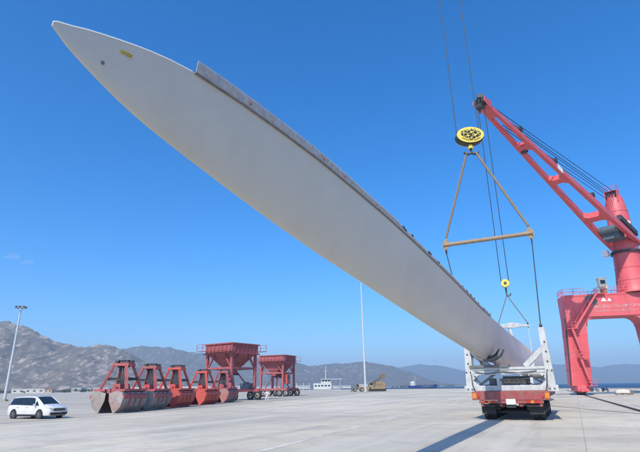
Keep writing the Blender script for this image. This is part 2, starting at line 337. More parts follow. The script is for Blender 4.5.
# crane rails: a recess channel and two rail heads along the quay
AZ = R(23.5)
def rail(name, p, length0, length1):
    d = Vector((math.sin(AZ), math.cos(AZ), 0)); p = Vector(p); m = MB()
    m.beam(p+d*length0+Vector((0, 0, 0.006)), p+d*length1+Vector((0, 0, 0.006)), 0.34, 0.012)
    m.beam(p+d*length0+Vector((0, 0, 0.05)), p+d*length1+Vector((0, 0, 0.05)), 0.075, 0.10)
    return structure(m.build(name, 'rail_steel'))
rail('rail', (44.5, 87.0, 0), -100, 70)
rail('rail', (56.9, 81.6, 0), -100, 72)

m = MB(); m.beam((21.6, 62, 0.006), (20.6, 22, 0.006), 0.22, 0.012); structure(m.build('dark_strip', 'rail_steel'))  # thin dark strip laid flat on the apron

# ------------------------------------------------------------------ mountains: real ridges at their own distance
def ridge(name, mat, pts, depth, ns, nt, rough, seed, base=-4.0, rug=1.0):
    """pts: (x, y, height) along the crest; the ridge falls to its foot on both sides"""
    cum = [0]
    for a, b in zip(pts, pts[1:]): cum.append(cum[-1]+math.hypot(b[0]-a[0], b[1]-a[1]))
    def at(s_):
        for i in range(len(pts)-1):
            if s_ <= cum[i+1] or i == len(pts)-2:
                f_ = (s_-cum[i])/(cum[i+1]-cum[i]); f2 = f_*f_*(3-2*f_)*0.5+f_*0.5
                a, b = pts[i], pts[i+1]; return (a[0]+(b[0]-a[0])*f_, a[1]+(b[1]-a[1])*f_, a[2]+(b[2]-a[2])*f2)
    vs = []; fs = []
    A, B = Vector(pts[0][:2]), Vector(pts[-1][:2]); dd = (B-A).normalized(); nv = Vector((-dd.y, dd.x))
    for i in range(ns+1):
        x, y, h = at(cum[-1]*i/ns)
        for j in range(nt+1):
            t_ = -1+2*j/nt; prof = (1-abs(t_))**1.15*(1-0.25*abs(t_)*(1-abs(t_)))
            px, py = x+nv.x*t_*depth, y+nv.y*t_*depth
            v = Vector((px/rough, py/rough, seed))
            nz = noise.hetero_terrain(v, 0.9, 2.1, 7, 0.6)*0.5-0.35; rid = noise.ridged_multi_fractal(v*1.3, 0.9, 2.2, 6, 1.0, 2.0)*0.35-0.4
            amp = h*(0.10+0.75*min(1, abs(t_)*3.0)*(1-abs(t_)))*rug
            z = base+h*prof+amp*(nz*0.45+rid*0.55)+h*(0.035*noise.noise(v*9.0)+0.03*noise.noise(v*23.0))*(1 if abs(t_) < 0.98 else 0)
            if j in (0, nt): z = base-2
            vs.append((px, py, max(z, base-2)))
    for i in range(ns):
        for j in range(nt):
            a = i*(nt+1)+j; fs.append([a, a+1, a+nt+2, a+nt+1])
    m = MB(); m.add(vs, fs); o = m.build(name, mat); o.data.polygons.foreach_set('use_smooth', [True]*len(o.data.polygons)); return structure(o)
ridge('mountain', 'mountain_far', [(-302, 7000, 150), (300, 6900, 165), (782, 6800, 185), (1057, 6800, 246), (1331, 6800, 275), (1601, 6800, 251), (2001, 6800, 180), (2542, 6800, 172), (2958, 6800, 231), (3165, 6800, 254), (3434, 6800, 236), (3740, 6800, 206), (4114, 6800, 239), (4316, 6800, 230), (5143, 6800, 276), (6471, 6800, 178), (7800, 6800, 40)], 900, 260, 30, 700, 3.1, rug=0.8)
ridge('mountain', 'mountain_mid', [(-2700, 3500, 60), (-1926, 3400, 170), (-1627, 3400, 231), (-1460, 3400, 262), (-1257, 3400, 290), (-1117, 3400, 280), (-942, 3400, 252), (-838, 3400, 242), (-493, 3400, 205), (-219, 3400, 168), (-83, 3400, 142), (121, 3400, 152), (292, 3400, 160), (461, 3400, 134), (594, 3400, 93), (725, 3400, 39), (855, 3400, 2)], 700, 240, 40, 420, 7.7, rug=0.9)
ridge('mountain', 'mountain_near', [(-3400, 1600, 140), (-2300, 1700, 230), (-1707, 1750, 254), (-1383, 1750, 258), (-1160, 1750, 232), (-1086, 1750, 224), (-1009, 1750, 197), (-933, 1750, 170), (-841, 1750, 148), (-789, 1750, 157), (-754, 1750, 155), (-698, 1750, 135), (-605, 1750, 91), (-513, 1750, 43), (-424, 1750, 4)], 620, 460, 100, 200, 1.4, rug=1.25)

# ------------------------------------------------------------------ far shore: sheds, houses and a belt of trees
def house(x, y, wd, dp, ht, rz, wall, roof, label, gable=True):
    t = thing('house', label, 'house', (x, y, -0.35), rz, 'low buildings along the far shore')
    MB().box((0, 0, ht/2), (wd, dp, ht)).build('wall', wall, t)
    r = MB()
    if gable: r.prism([(-wd/2-0.5, 0), (wd/2+0.5, 0), (wd/2+0.5, 0.15), (0.0, ht*0.32), (-wd/2-0.5, 0.15)] if wd < dp else [(-wd/2-0.5, 0), (wd/2+0.5, 0), (wd/2-0.6, ht*0.30), (-wd/2+0.6, ht*0.30)], -dp/2-0.5, dp/2+0.5, lambda a, b, c: (a, b, c+ht+0.01))
    else: r.box((0, 0, ht+0.2), (wd+0.6, dp+0.6, 0.4))
    r.build('roof', roof, t)
    nw = max(2, min(5, int(wd/4)))
    for i in range(nw):
        MB().box((-wd/2+wd*(i+0.5)/nw, -dp/2-0.02, ht*0.55), (wd/nw*0.42, 0.08, ht*0.35)).build('window', 'window_dark', t)
    return t
house(-405, 700, 42, 12, 5.5, R(8), 'house_white', 'house_white', 'long white flat shed at the mountain foot beside the left lamp mast', False)
spots = [(-372, 690, 10, 8, 4, 'house_cream', 'roof_red', 'cream house with red roof just right of the long white shed'),
         (-348, 720, 14, 9, 5, 'house_white', 'roof_grey', 'white house with grey roof between the minivan and the nearest grab'),
         (-322, 705, 9, 8, 4, 'house_white', 'roof_grey', 'small white house just left of the jaws of the nearest grab'),
         (-300, 690, 22, 9, 4.5, 'house_cream', 'roof_grey', 'wide cream house behind the left jaw of the nearest grab'),
         (-268, 700, 18, 9, 4, 'house_white', 'house_white', 'white flat-roofed house behind the arms of the nearest grab'),
         (-120, 480, 30, 10, 4.2, 'house_white', 'house_white', 'long white shed behind the bright orange-red grabs'),
         (-176, 560, 26, 10, 4.5, 'house_white', 'roof_grey', 'white shed with grey roof behind the second grab from the minivan'),
         (-215, 600, 34, 10, 5, 'house_white', 'house_white', 'long white flat shed seen between the first and second grabs')]
for i, (x, y, wd, dp, ht, wl, rf, lb) in enumerate(spots): house(x, y, wd, dp, ht, R(random.uniform(-6, 14)), wl, rf, lb, rf != 'house_white')
# far harbour buildings across the water, under the middle hills
for i, (x, y, wd, ht, lb) in enumerate([(-250, 1500, 50, 9, 'white far building across the water behind the large hopper'), (-160, 1500, 70, 8, 'long pale far building across the water behind the left legs of the farther hopper'), (-60, 1550, 44, 8, 'white far building across the water just left of the ferry boat'), (60, 1600, 60, 7, 'pale far building across the water at the right end of the ferry boat'), (130, 1620, 36, 9, 'pale far building across the water behind the middle light mast')]):
    t = thing('far_building', lb, 'building', (x, y, -3.4), 0, 'pale buildings on the far shore')
    MB().box((0, 0, ht/2), (wd, 14, ht)).build('wall', 'house_white', t)
    MB().prism([(-wd/2-1, ht+0.02), (wd/2+1, ht+0.02), (wd/2-2, ht*1.3), (-wd/2+2, ht*1.3)], -8, 8).build('roof', 'roof_grey' if i % 2 else 'house_white', t)
fs_ = MB(); fs_.add([(-900, 1480, -3.3), (330, 1560, -3.3), (520, 1700, -3.3), (900, 2400, -3.3), (900, 3300, -3.3), (-1500, 3300, -3.3)], [[0, 1, 2, 3, 4, 5]])
structure(fs_.build('far_shore', 'land'))
def leafy(m, c, r, nn):
    for _ in range(nn):
        th, ph, rr = random.uniform(0, 6.28), random.uniform(-0.4, 1.5), r*random.uniform(0.45, 1.0)
        p = Vector(c)+Vector((math.cos(th)*math.cos(ph)*rr, math.sin(th)*math.cos(ph)*rr, math.sin(ph)*rr*0.8)); sz = r*random.uniform(0.2, 0.42)
        u = Vector((random.gauss(0, 1), random.gauss(0, 1), random.gauss(0, 1))).normalized(); v = u.orthogonal().normalized()
        m.add([p+u*sz, p+v*sz, p-u*sz, p-v*sz*0.8], [[0, 1, 2, 3]])
tr = MB()
for i in range(330):
    x = random.uniform(-900, -130); y = 640+random.uniform(0, 330)+max(0, (-x-350))*0.15
    if x > -300: y = 560+(-x-130)*0.8+random.uniform(60, 300)
    leafy(tr, (x, y, random.uniform(0.8, 2.0)), random.uniform(1.6, 3.6), 26)
for i in range(160):
    leafy(tr, (random.uniform(-700, 420), 1570+random.uniform(0, 120), -1.5), random.uniform(3, 6), 22)
o = tr.build('far_trees', 'leaf'); o['kind'] = 'stuff'; o['label'] = 'belt of low dark trees along the far shore under the mountains'; o['category'] = 'trees'
# two faint puffs of cloud low over the left hills
cm = bpy.data.materials.new('cloud_vapour'); cm.use_nodes = True; ct = cm.node_tree; ct.nodes.remove(ct.nodes['Principled BSDF'])
cvn = ct.nodes.new('ShaderNodeVolumePrincipled'); cvn.inputs['Color'].default_value = (1, 1, 1, 1); cvn.inputs['Density'].default_value = 0.0016; ct.links.new(cvn.outputs[0], ct.nodes['Material Output'].inputs['Volume']); M['cloud'] = cm
for (cx, cy, cz, r, lb) in ((-6470, 9700, 2690, 105, 'small faint cloud puff at the left edge of the sky'), (-6130, 9700, 2560, 85, 'faint cloud wisp just right of the leftmost puff')):
    c = MB()
    for dx, dz, q in ((-0.9, -0.1, 0.7), (0.0, 0.1, 1.0), (0.95, -0.05, 0.75), (0.35, 0.35, 0.6)): c.ball((cx+dx*r, cy+q*30, cz+dz*r), (r*q, r*0.8, r*q*0.55), 14, 9)
    c.solo('cloud', 'cloud', lb, 'cloud', 'cloud puffs', smooth=True)

# ------------------------------------------------------------------ wind turbine blade: tip towards us, root far off, trailing edge up
BAZ = R(26.5); BD = Vector((math.sin(BAZ), math.cos(BAZ), 0)); BE = Vector((math.cos(BAZ), -math.sin(BAZ), 0))
B0 = Vector((10.45, 30.4, 0))
TOP = [(-29.51, 5.60), (-29.47, 5.63), (-29.31, 5.69), (-29.11, 5.78), (-28.74, 5.91), (-28.42, 6.01), (-28.06, 6.10), (-27.56, 6.19), (-27.03, 6.24), (-25.99, 6.30), (-24.55, 6.35), (-23.0, 6.37), (-18.9, 6.35), (-12.43, 6.12), (-4.7, 5.77), (5.9, 5.70), (20, 5.92), (26, 5.95), (34, 5.75), (40.5, 5.65)]
BOT = [(-29.51, 5.56), (-29.28, 5.44), (-29.0, 5.36), (-28.63, 5.27), (-28.25, 5.21), (-27.78, 5.16), (-26.92, 5.08), (-26.05, 5.0), (-24.98, 4.92), (-23.64, 4.83), (-22.59, 4.75), (-20.29, 4.62), (-16.8, 4.40), (-13.49, 4.19), (-7.15, 3.81), (-1.46, 3.47), (1.0, 3.38), (8, 3.10), (20, 2.75), (26, 2.62), (34, 2.74), (40.5, 2.85)]
def lin(tab, s):
    if s <= tab[0][0]: return tab[0][1]
    for a, b in zip(tab, tab[1:]):
        if s <= b[0]:
            f = (s-a[0])/(b[0]-a[0]); return a[1]+(b[1]-a[1])*f
    return tab[-1][1]
def smo(tab, s, h=0.45):
    return sum(lin(tab, s+h*k/4)*wt for k, wt in zip(range(-4, 5), (1, 2, 3, 4, 5, 4, 3, 2, 1)))/25
def edge(tab, s):
    return lin(tab, s) if s < -29 else smo(tab, s, min(1.6, max(0.08, 0.13*(s+29.51))))
THK = [(-29.6, 0.08), (-28, 0.10), (-20, 0.12), (-8, 0.16), (5, 0.22), (18, 0.30), (27, 0.45), (34, 0.78), (38, 1.0), (46, 1.0)]
LEAN = [(-29.6, 0.15), (-28, 0.30), (-24, 0.42), (-12, 0.45), (-4, 0.42), (4, 0.30), (14, 0.12), (22, 0), (46, 0)]   # built-in twist
def blade_pt(s, u, side, off=0.0):
    """u 0 at the trailing (upper) edge, 1 at the leading (lower) edge; side +1 faces the camera"""
    zt, zb = edge(TOP, s), edge(BOT, s); c = zt-zb; th = lin(THK, s)
    # NACA thickness measured from the leading edge
    xl = 1-u; foil = 5*(0.2969*math.sqrt(max(xl, 0))-0.126*xl-0.3516*xl**2+0.2843*xl**3-0.1015*xl**4)
    circ = math.sqrt(max(0, 0.25-(u-0.5)**2)); k = min(1, max(0, (th-0.45)/0.5))
    half = c*(foil*th*(1-k)+circ*k)+0.006*(1-k)
    lean = lin(LEAN, s)*c*(0.45-u)     # top leans towards the camera side
    return B0+BD*s+BE*(side*(half+off)+lean)+Vector((0, 0, zt-c*u))
root = thing('wind_turbine_blade', 'long pale grey wind turbine blade reaching from trailer overhead, saw-toothed upper edge', 'blade', tuple(B0), 0)
def loc(p): return p-B0
stations = [-29.5, -29.46, -29.4, -29.3, -29.15, -29, -28.8, -28.55, -28.3, -28, -27.7, -27.36, -27, -26.5, -26, -25.4, -24.8, -24.2, -23.4, -22.5, -21.5, -20, -18.5, -16.5, -14, -11.5, -9, -6.5, -4, -2, 0, 3, 6, 10, 14, 18, 22, 26, 28, 30, 32, 34, 36, 38, 40.5]
us = [0, 0.02, 0.06, 0.12, 0.2, 0.3, 0.4, 0.5, 0.6, 0.7, 0.8, 0.87, 0.93, 0.97, 0.99, 1.0]
rings = []
for s in stations:
    rings.append([loc(blade_pt(s, u, -1)) for u in us]+[loc(blade_pt(s, u, 1)) for u in reversed(us)])
sh = MB().loft(rings).build('shell', 'blade', root, smooth=True)
# sunlit rim painted as a bright strip round the tip and along the upper edge to the first serration
tipf = []
for s in [-29.5, -29.46, -29.4, -29.3, -29.15, -29, -28.8, -28.55, -28.3, -28, -27.7, -27.61]:
    zt = blade_pt(s, 0, 0).z; tipf.append([loc(blade_pt(s, 0, -1, 0.004))+Vector((0, 0, -0.012)), loc(blade_pt(s, 0, -1, 0.002))+Vector((0, 0, 0.003)), loc(blade_pt(s, 0, 1, 0.002))+Vector((0, 0, 0.003)), loc(blade_pt(s, 0, 1, 0.004))+Vector((0, 0, -0.012))])
MB().loft(tipf).build('sunlit_rim', 'blade_lit_rim', root)
# saw-toothed trailing edge panels
def serr(s0, s1, hgt, teeth, name='serration_panel', mat='serration'):
    m = MB(); prof = []
    a, b = blade_pt(s0, 0, 1), blade_pt(s1, 0, 1)
    for k in range(teeth):
        for fr, hh in ((0.02, 0.62), (0.20, 0.96), (0.72, 1.0), (0.90, 0.62)): prof.append(((k+fr)/teeth, hh*hgt))
    lo = [loc(a.lerp(b, f)+BE*0.012+Vector((0, 0, -0.03))) for f, h in prof]; hi = [loc(a.lerp(b, f)+BE*(0.02+0.10*h)+Vector((0, 0, h))) for f, h in prof]
    t_ = BE*-0.007; n = len(lo)
    m.add(lo+hi+[p+t_ for p in lo]+[p+t_ for p in hi], [[i, i+1, n+i+1, n+i] for i in range(n-1)]+[[2*n+i, 3*n+i, 3*n+i+1, 2*n+i+1] for i in range(n-1)]+[[n+i, n+i+1, 3*n+i+1, 3*n+i] for i in range(n-1)]+[[0, n, 3*n, 2*n], [n-1, 3*n-1, 4*n-1, 2*n-1][::-1]])
    return m.build(name, mat, root)
s = -27.56; i = 0
while s < -19.2:
    serr(s, s+0.49, 0.20-0.002*i, 10); i += 1
    if i in (3, 8, 10, 14):
        p = loc(blade_pt(s+0.22, 0, 1)); MB().tube(p+BE*0.03+Vector((0, 0, 0.07)), p+BE*0.048+Vector((0, 0, 0.07)), 0.018, n=10).build('red_dot', 'redmark', root)
    s += 0.5
while s < -2.2:
    L = 0.95; serr(s, s+L-0.02, 0.13, 12)
    for _ in range(random.choice((0, 1, 1, 2))):
        q0 = random.uniform(0.05, 0.6); a, b = blade_pt(s+q0, 0, 1), blade_pt(s+q0+random.uniform(0.12, 0.45), 0, 1); zz = random.uniform(0.09, 0.14)
        MB().beam(loc(a)+BE*0.035+Vector((0, 0, zz)), loc(b)+BE*0.035+Vector((0, 0, zz)), 0.03, random.uniform(0.02, 0.05)).build('dark_clip', 'dark', root)
    s += L
ft = [-27.58, -26.5, -25.5, -24, -22, -20, -17, -14, -11, -8, -5, -2.2]
fl = [[loc(blade_pt(s, 0, 1))+BE*x+Vector((0, 0, z)) for x, z in ((0.034, -0.022), (0.034, -0.002), (0.0, -0.002), (0.0, -0.022))] for s in ft]
MB().loft(fl).build('mounting_strip', 'strip_grey', root)
# yellow marks and a drain plug near the tip
def on_blade(s, u, off): return loc(blade_pt(s, u, 1, off))
for k, (s, u, wd, ht) in enumerate([(-28.70, 0.235, 0.026, 0.034), (-28.655, 0.235, 0.034, 0.036), (-28.605, 0.235, 0.032, 0.042), (-28.565, 0.235, 0.018, 0.036)]):
    a = on_blade(s, u, 0.014); uz = (on_blade(s, u-0.05, 0.014)-a).normalized(); ux = (on_blade(s+0.05, u, 0.014)-a).normalized()
    m = MB(); nrm = BE*0.008
    z = [(-1, -1), (1, -1), (1, -.4), (-.2, -.4), (1, .5), (1, 1), (-1, 1), (-1, .45), (.15, .45), (-1, -.45)]
    f = [a+ux*x*wd/2+uz*y*ht/2+nrm for x, y in z]; bk = [p-nrm*2.2 for p in f]; n = len(z)
    m.add(f+bk, [list(range(n)), list(range(n, 2*n))[::-1]]+[[i, (i+1) % n, (i+1) % n+n, i+n] for i in range(n)]); m.build('yellow_mark', 'yellow_mark', root)
a = on_blade(-28.88, 0.66, 0.0); MB().tube(a+BE*-0.02, a+BE*0.012, 0.02, n=14).build('drain_plug', 'saddle', root)
# bolted root ring
MB().tube(loc(B0+BD*40.5+Vector((0, 0, 4.25))), loc(B0+BD*40.75+Vector((0, 0, 4.25))), 1.38, n=40).build('root_ring', 'steel_dark', root)

# ------------------------------------------------------------------ transport frame under the blade (near one, and the one at the root)
TC = Vector((11.15, 30.15, 0)); TRZ = -BAZ; DECK = 1.62
def transport_frame(label, loc_, sx, near):
    t = thing('transport_frame', label, 'frame', loc_, TRZ, 'white blade transport frames')
    W = 2.28
    for sgn in (-1, 1):
        p = MB().beam((sgn*W, 0, 0.0), (sgn*(W-0.10), 0, 3.55), 0.46, 0.46, 0.36, 0.40, up=(0, 1, 0)).build('post', 'white_frame', t, bevel=0.02)
        MB().box((sgn*(W-0.10), 0, 3.62), (0.16, 0.30, 0.22)).tube((sgn*(W-0.10), -0.2, 3.66), (sgn*(W-0.10), 0.2, 3.66), 0.06).build('lifting_lug', 'steel_dark', t)
        MB().beam((sgn*(W-0.18), 0, 2.35), (sgn*0.98, 0, 1.36), 0.30, 0.26, up=(0, 1, 0)).build('brace', 'white_frame', t, bevel=0.02)
        # chamfer plates that give the opening its six-sided shape
        MB().prism([(sgn*(W-0.23), 0.30), (sgn*(W-0.58), 0.30), (sgn*(W-0.23), 0.62)], -0.2, 0.2).build('corner_plate', 'white_frame', t)
        MB().prism([(sgn*(W-0.23), 0.92), (sgn*(W-0.58), 0.92), (sgn*(W-0.23), 0.62)], -0.2, 0.2).build('corner_plate', 'white_frame', t)
        MB().box((sgn*(W+0.02), -0.235, 0.13), (0.62, 0.03, 0.34)).build('foot_plate', 'white_frame', t)
        for zz in (0.1, 1.1):
            for dx in (-0.12, 0.12): MB().tube((sgn*W+dx, -0.25, zz), (sgn*W+dx, -0.285, zz), 0.045, n=6).build('bolt', 'steel_dark', t)
    MB().box((0, 0.0, 0.15), (2*W-0.47, 0.42, 0.30)).build('lower_beam', 'white_frame', t, bevel=0.02)
    MB().box((0, 0.0, 1.08), (2*W-0.47, 0.42, 0.14)).box((0, 0, 1.27), (2*W-0.47, 0.46, 0.14)).box((0, 0.02, 1.175), (2*W-0.5, 0.34, 0.06)).build('upper_beam', 'white_frame', t)
    MB().box((0, -0.0, 0.96), (2*W-0.5, 0.36, 0.08)).build('web', 'white_frame', t)
    for x in (-1.5, -0.55, 0.5, 1.5):
        MB().box((x, -0.225, 0.15), (0.05, 0.03, 0.29)).build('stiffener', 'white_frame', t)
        MB().box((x, -0.19, 1.175), (0.06, 0.06, 0.055)).build('spacer', 'saddle', t)
    for sgn in (-1, 1):
        MB().prism([(sgn*1.0, 1.342), (sgn*1.5, 1.342), (sgn*1.55, 1.75)], -0.06, 0.06).build('gusset', 'white_frame', t)
        for k in range(3): MB().tube((sgn*(W-0.03), -0.20, 1.6+k*0.55), (sgn*(W-0.03), -0.25, 1.6+k*0.55), 0.05, n=8).build('bolt', 'steel_dark', t)
    MB().path([(-1.9, -0.26, 1.12), (-1.2, -0.27, 0.98), (-0.3, -0.26, 1.1), (0.6, -0.27, 1.0), (1.6, -0.26, 1.1)], 0.022, 6).build('cable', 'dark', t)
    for sgn in (-1, 1):
        MB().box((sgn*W*0.98, 1.05, 0.75), (0.32, 0.32, 1.5)).build('rear_post', 'white_frame', t)
        MB().box((sgn*W*0.98, 0.55, 0.16), (0.26, 0.68, 0.26)).box((sgn*W*0.98, 0.55, 1.24), (0.24, 0.68, 0.22)).build('side_tie', 'white_frame', t)
        MB().beam((sgn*(W-0.35), 1.05, 0.3), (sgn*0.75, 1.05, 1.1), 0.14, 0.14).build('rear_brace', 'white_frame', t)
    MB().box((0, 1.05, 0.14), (2*W-0.7, 0.30, 0.26)).build('rear_lower_beam', 'white_frame', t)
    MB().box((0, 1.05, 1.22), (2*W-0.7, 0.32, 0.24)).build('rear_upper_beam', 'white_frame', t)
    for x in (-1.3, -0.2, 0.95): MB().box((x, 0.55, 1.26), (0.16, 0.66, 0.16)).build('deck_tie', 'white_frame', t)
    # saddle: curved cradle and its dark struts
    cx = sx; cz = 2.75; m = MB(); arc = []
    for k in range(15):
        a_ = R(200+140*k/14); arc.append([(cx+math.cos(a_)*r_, y, cz+math.sin(a_)*r_*1.0) for r_, y in ((0.92, -0.45), (1.06, -0.45), (1.06, 0.45), (0.92, 0.45))])
    m.loft(arc).build('saddle', 'saddle', t)
    pd = []
    for k in range(15):
        a_ = R(203+134*k/14); pd.append([(cx+math.cos(a_)*r_, y, cz+math.sin(a_)*r_) for r_, y in ((0.80, -0.40), (0.916, -0.40), (0.916, 0.40), (0.80, 0.40))])
    MB().loft(pd).build('pad', 'pad', t)
    for dx in (-0.85, -0.4, 0.4, 0.85):
        zz = cz-math.sqrt(max(0, 1.06**2-dx*dx)); MB().beam((cx+dx*1.1, -0.2, 1.35), (cx+dx, -0.2, zz+0.02), 0.09, 0.09).build('strut', 'saddle', t)
    MB().box((cx+0.05, 0, 1.42), (2.3, 0.7, 0.14)).build('saddle_base', 'saddle', t)
    # valve block and hoses seen through the opening
    if near:
        mm = MB().box((0.25, 0.25, 0.52), (1.2, 0.35, 0.3)).tube((-0.5, 0.1, 0.62), (1.15, 0.1, 0.66), 0.05).tube((-0.3, 0.05, 0.45), (0.9, 0.05, 0.4), 0.04)
        for q in range(6): mm.tube((-0.4+q*0.26, 0.06, 0.32), (-0.4+q*0.26, 0.06, 0.7+0.05*(q % 2)), 0.05, n=8)
        mm.build('valve_block', 'steel_dark', t)
        pk = MB().box((0.35, 0.62, 0.58), (1.5, 0.4, 0.5)).build('power_pack', 'machinery', t, bevel=0.03)
        for q in range(5): MB().box((-0.2+q*0.27, 0.41, 0.60), (0.16, 0.02, 0.28)).build('louvre', 'steel_dark', pk)
        MB().box((-0.95, 0.5, 0.5), (0.5, 0.3, 0.42)).tube((-0.95, 0.3, 0.62), (-0.95, 0.34, 0.62), 0.12, n=14).build('hose_reel', 'saddle', t)
        MB().path([(-0.6, -0.02, 0.4), (-0.75, -0.1, 0.33), (-1.1, -0.12, 0.36), (-1.4, -0.1, 0.32), (-1.7, -0.15, 0.5), (-1.95, -0.25, 0.9)], 0.03, 6).build('hose', 'dark', t)
        MB().path([(1.0, -0.02, 0.5), (1.3, -0.15, 0.34), (1.7, -0.2, 0.4), (1.95, -0.24, 0.85)], 0.03, 6).build('hose', 'dark', t)
        for q in (-0.62, 1.25): MB().box((q, 0.05, 0.52), (0.16, 0.3, 0.42)).build('bracket', 'white_frame', t)
    return t
fr = transport_frame('white steel transport frame on the red trailer with blade resting in its dark saddle', (TC.x, TC.y, DECK), -1.08, True)
RC = TC+BD*36.5-BE*0.85
fr2 = transport_frame('far white transport frame under the blade root, behind the near frame', (RC.x, RC.y, DECK), 0.0, False); fr2.scale = (0.72, 1, 1)

# ------------------------------------------------------------------ red trailer and its tractor
tr_ = thing('trailer', 'red multi-axle blade trailer seen from behind under the white frame', 'trailer', (TC.x, TC.y, 0), TRZ)
MB().box((0, 4.6, 1.44), (4.1, 10.4, 0.34)).build('deck', 'trailer_red', tr_, bevel=0.02)
MB().box((0, -0.68, 1.36), (4.25, 0.16, 0.48)).build('rear_beam', 'trailer_red', tr_, bevel=0.015)
MB().box((0, -0.70, 1.02), (3.5, 0.12, 0.16)).build('under_bumper', 'trailer_red', tr_)
for x in (-1.6, -0.55, 0.55, 1.6): MB().box((x, -0.55, 1.05), (0.14, 0.3, 0.55)).build('bumper_bracket', 'trailer_red', tr_)
MB().box((0.02, -0.785, 1.03), (0.52, 0.02, 0.30)).build('licence_plate', 'plate_white', tr_)
for sgn in (-1, 1):
    for k, mt in enumerate(('lamp_red', 'lamp_amber', 'lamp_red')):
        MB().tube((sgn*(0.95+0.22*k), -0.76, 1.03), (sgn*(0.95+0.22*k), -0.80, 1.03), 0.085, n=14).build('tail_lamp', mt, tr_)
    MB().box((sgn*1.2, -0.66, 0.80), (0.72, 0.06, 0.05)).build('lamp_guard', 'steel_dark', tr_)
    MB().box((sgn*1.32, -0.32, 0.62), (0.78, 0.02, 0.55)).build('mud_flap', 'pad', tr_)
    MB().box((sgn*1.98, -0.775, 1.36), (0.22, 0.02, 0.30)).build('marker_board', 'lamp_amber', tr_)
    MB().beam((sgn*0.5, -0.4, 1.0), (sgn*0.5, 9.6, 1.0), 0.22, 0.52).build('chassis_beam', 'trailer_red', tr_)
for sgn in (-1, 1):
    MB().path([(sgn*1.95, -0.45, 1.62), (sgn*2.05, -0.62, 1.95), (sgn*2.12, -0.3, 2.6)], 0.03, 6).build('tie_chain', 'steel_dark', tr_)
    MB().path([(sgn*0.35, -0.62, 1.2), (sgn*0.45, -0.70, 0.92), (sgn*0.7, -0.68, 0.84), (sgn*0.92, -0.6, 0.96)], 0.025, 6).build('air_hose', 'dark', tr_)
    for k in range(3): MB().box((sgn*(0.35+0.45*k), -0.765, 1.36), (0.05, 0.03, 0.44)).build('stiffener', 'trailer_red', tr_)
    MB().tube((sgn*1.75, -0.76, 1.30), (sgn*1.75, -0.82, 1.30), 0.06, n=10).build('reflector', 'lamp_red', tr_)
    for k in range(6): MB().box((sgn*2.06, 0.6+k*1.7, 1.36), (0.03, 0.12, 0.14)).build('rope_hook', 'steel_dark', tr_)
MB().box((0.95, 0.6, 1.68), (0.9, 0.14, 0.12)).box((0.7, 0.85, 1.68), (1.3, 0.14, 0.12)).build('dunnage', 'machine_brown', tr_)
MB().box((0.0, -0.52, 0.86), (0.5, 0.34, 0.3)).build('air_tank', 'steel_dark', tr_)
def wheel_mesh(r, wd, dual=True):
    ty = MB(); prof = [(0.56, -0.5), (0.92, -0.48), (1.0, -0.36), (1.0, 0.36), (0.92, 0.48), (0.56, 0.5)]; n = 22
    for off in ((-wd*0.56, wd*0.56) if dual else (0,)):
        ty.loft([[(off+x*wd, math.cos(2*math.pi*i/n)*rr*r, math.sin(2*math.pi*i/n)*rr*r) for rr, x in prof] for i in range(n)]+[[(off+x*wd, rr*r, 0) for rr, x in prof]], cap=False)
    rm = MB(); w2 = wd*(1.06 if dual else 0.5)
    for sg in (-1, 1):
        rm.tube((sg*w2*0.78, 0, 0), (sg*w2*0.90, 0, 0), r*0.57, n=20); rm.tube((sg*w2*0.88, 0, 0), (sg*w2*1.0, 0, 0), r*0.22, n=12)
    rm.tube((-w2*0.8, 0, 0), (w2*0.8, 0, 0), r*0.55, n=20)
    return ty.mesh('tyre', 'tyre', True), rm.mesh('rim', 'rim', True)
def wheel(parent, loc_, meshes, rz=0):
    ty = bpy.data.objects.new('wheel', meshes[0]); COL.objects.link(ty); ty.parent = parent; ty.location = loc_; ty.rotation_euler = (0, 0, rz)
    rm = bpy.data.objects.new('rim', meshes[1]); COL.objects.link(rm); rm.parent = ty
    return ty
twm = wheel_mesh(0.43, 0.30)
for k in range(5):
    y = 0.5+k*1.75
    for sgn in (-1, 1): wheel(tr_, (sgn*1.36, y, 0.43), twm)
    MB().tube((-1.5, y, 0.43), (1.5, y, 0.43), 0.08).box((-0.9, y, 0.8), (0.3, 0.5, 0.5)).box((0.9, y, 0.8), (0.3, 0.5, 0.5)).build('axle', 'steel_dark', tr_)
MB().beam((0, 9.7, 1.35), (0, 34.0, 1.35), 0.75, 0.5).build('spine', 'trailer_red', tr_)
MB().box((-0.5, 37.0, 1.5), (2.3, 6.4, 0.24)).beam((-0.3, 33.8, 1.3), (-0.3, 40.2, 1.3), 0.9, 0.3).build('gooseneck', 'trailer_red', tr_)
for sgn in (-1, 1):
    MB().box((sgn*0.7-0.9, 36.5, 0.62), (0.22, 0.22, 1.3)).box((sgn*0.7-0.9, 36.5, 0.03), (0.6, 0.6, 0.06)).build('landing_leg', 'steel_dark', tr_)

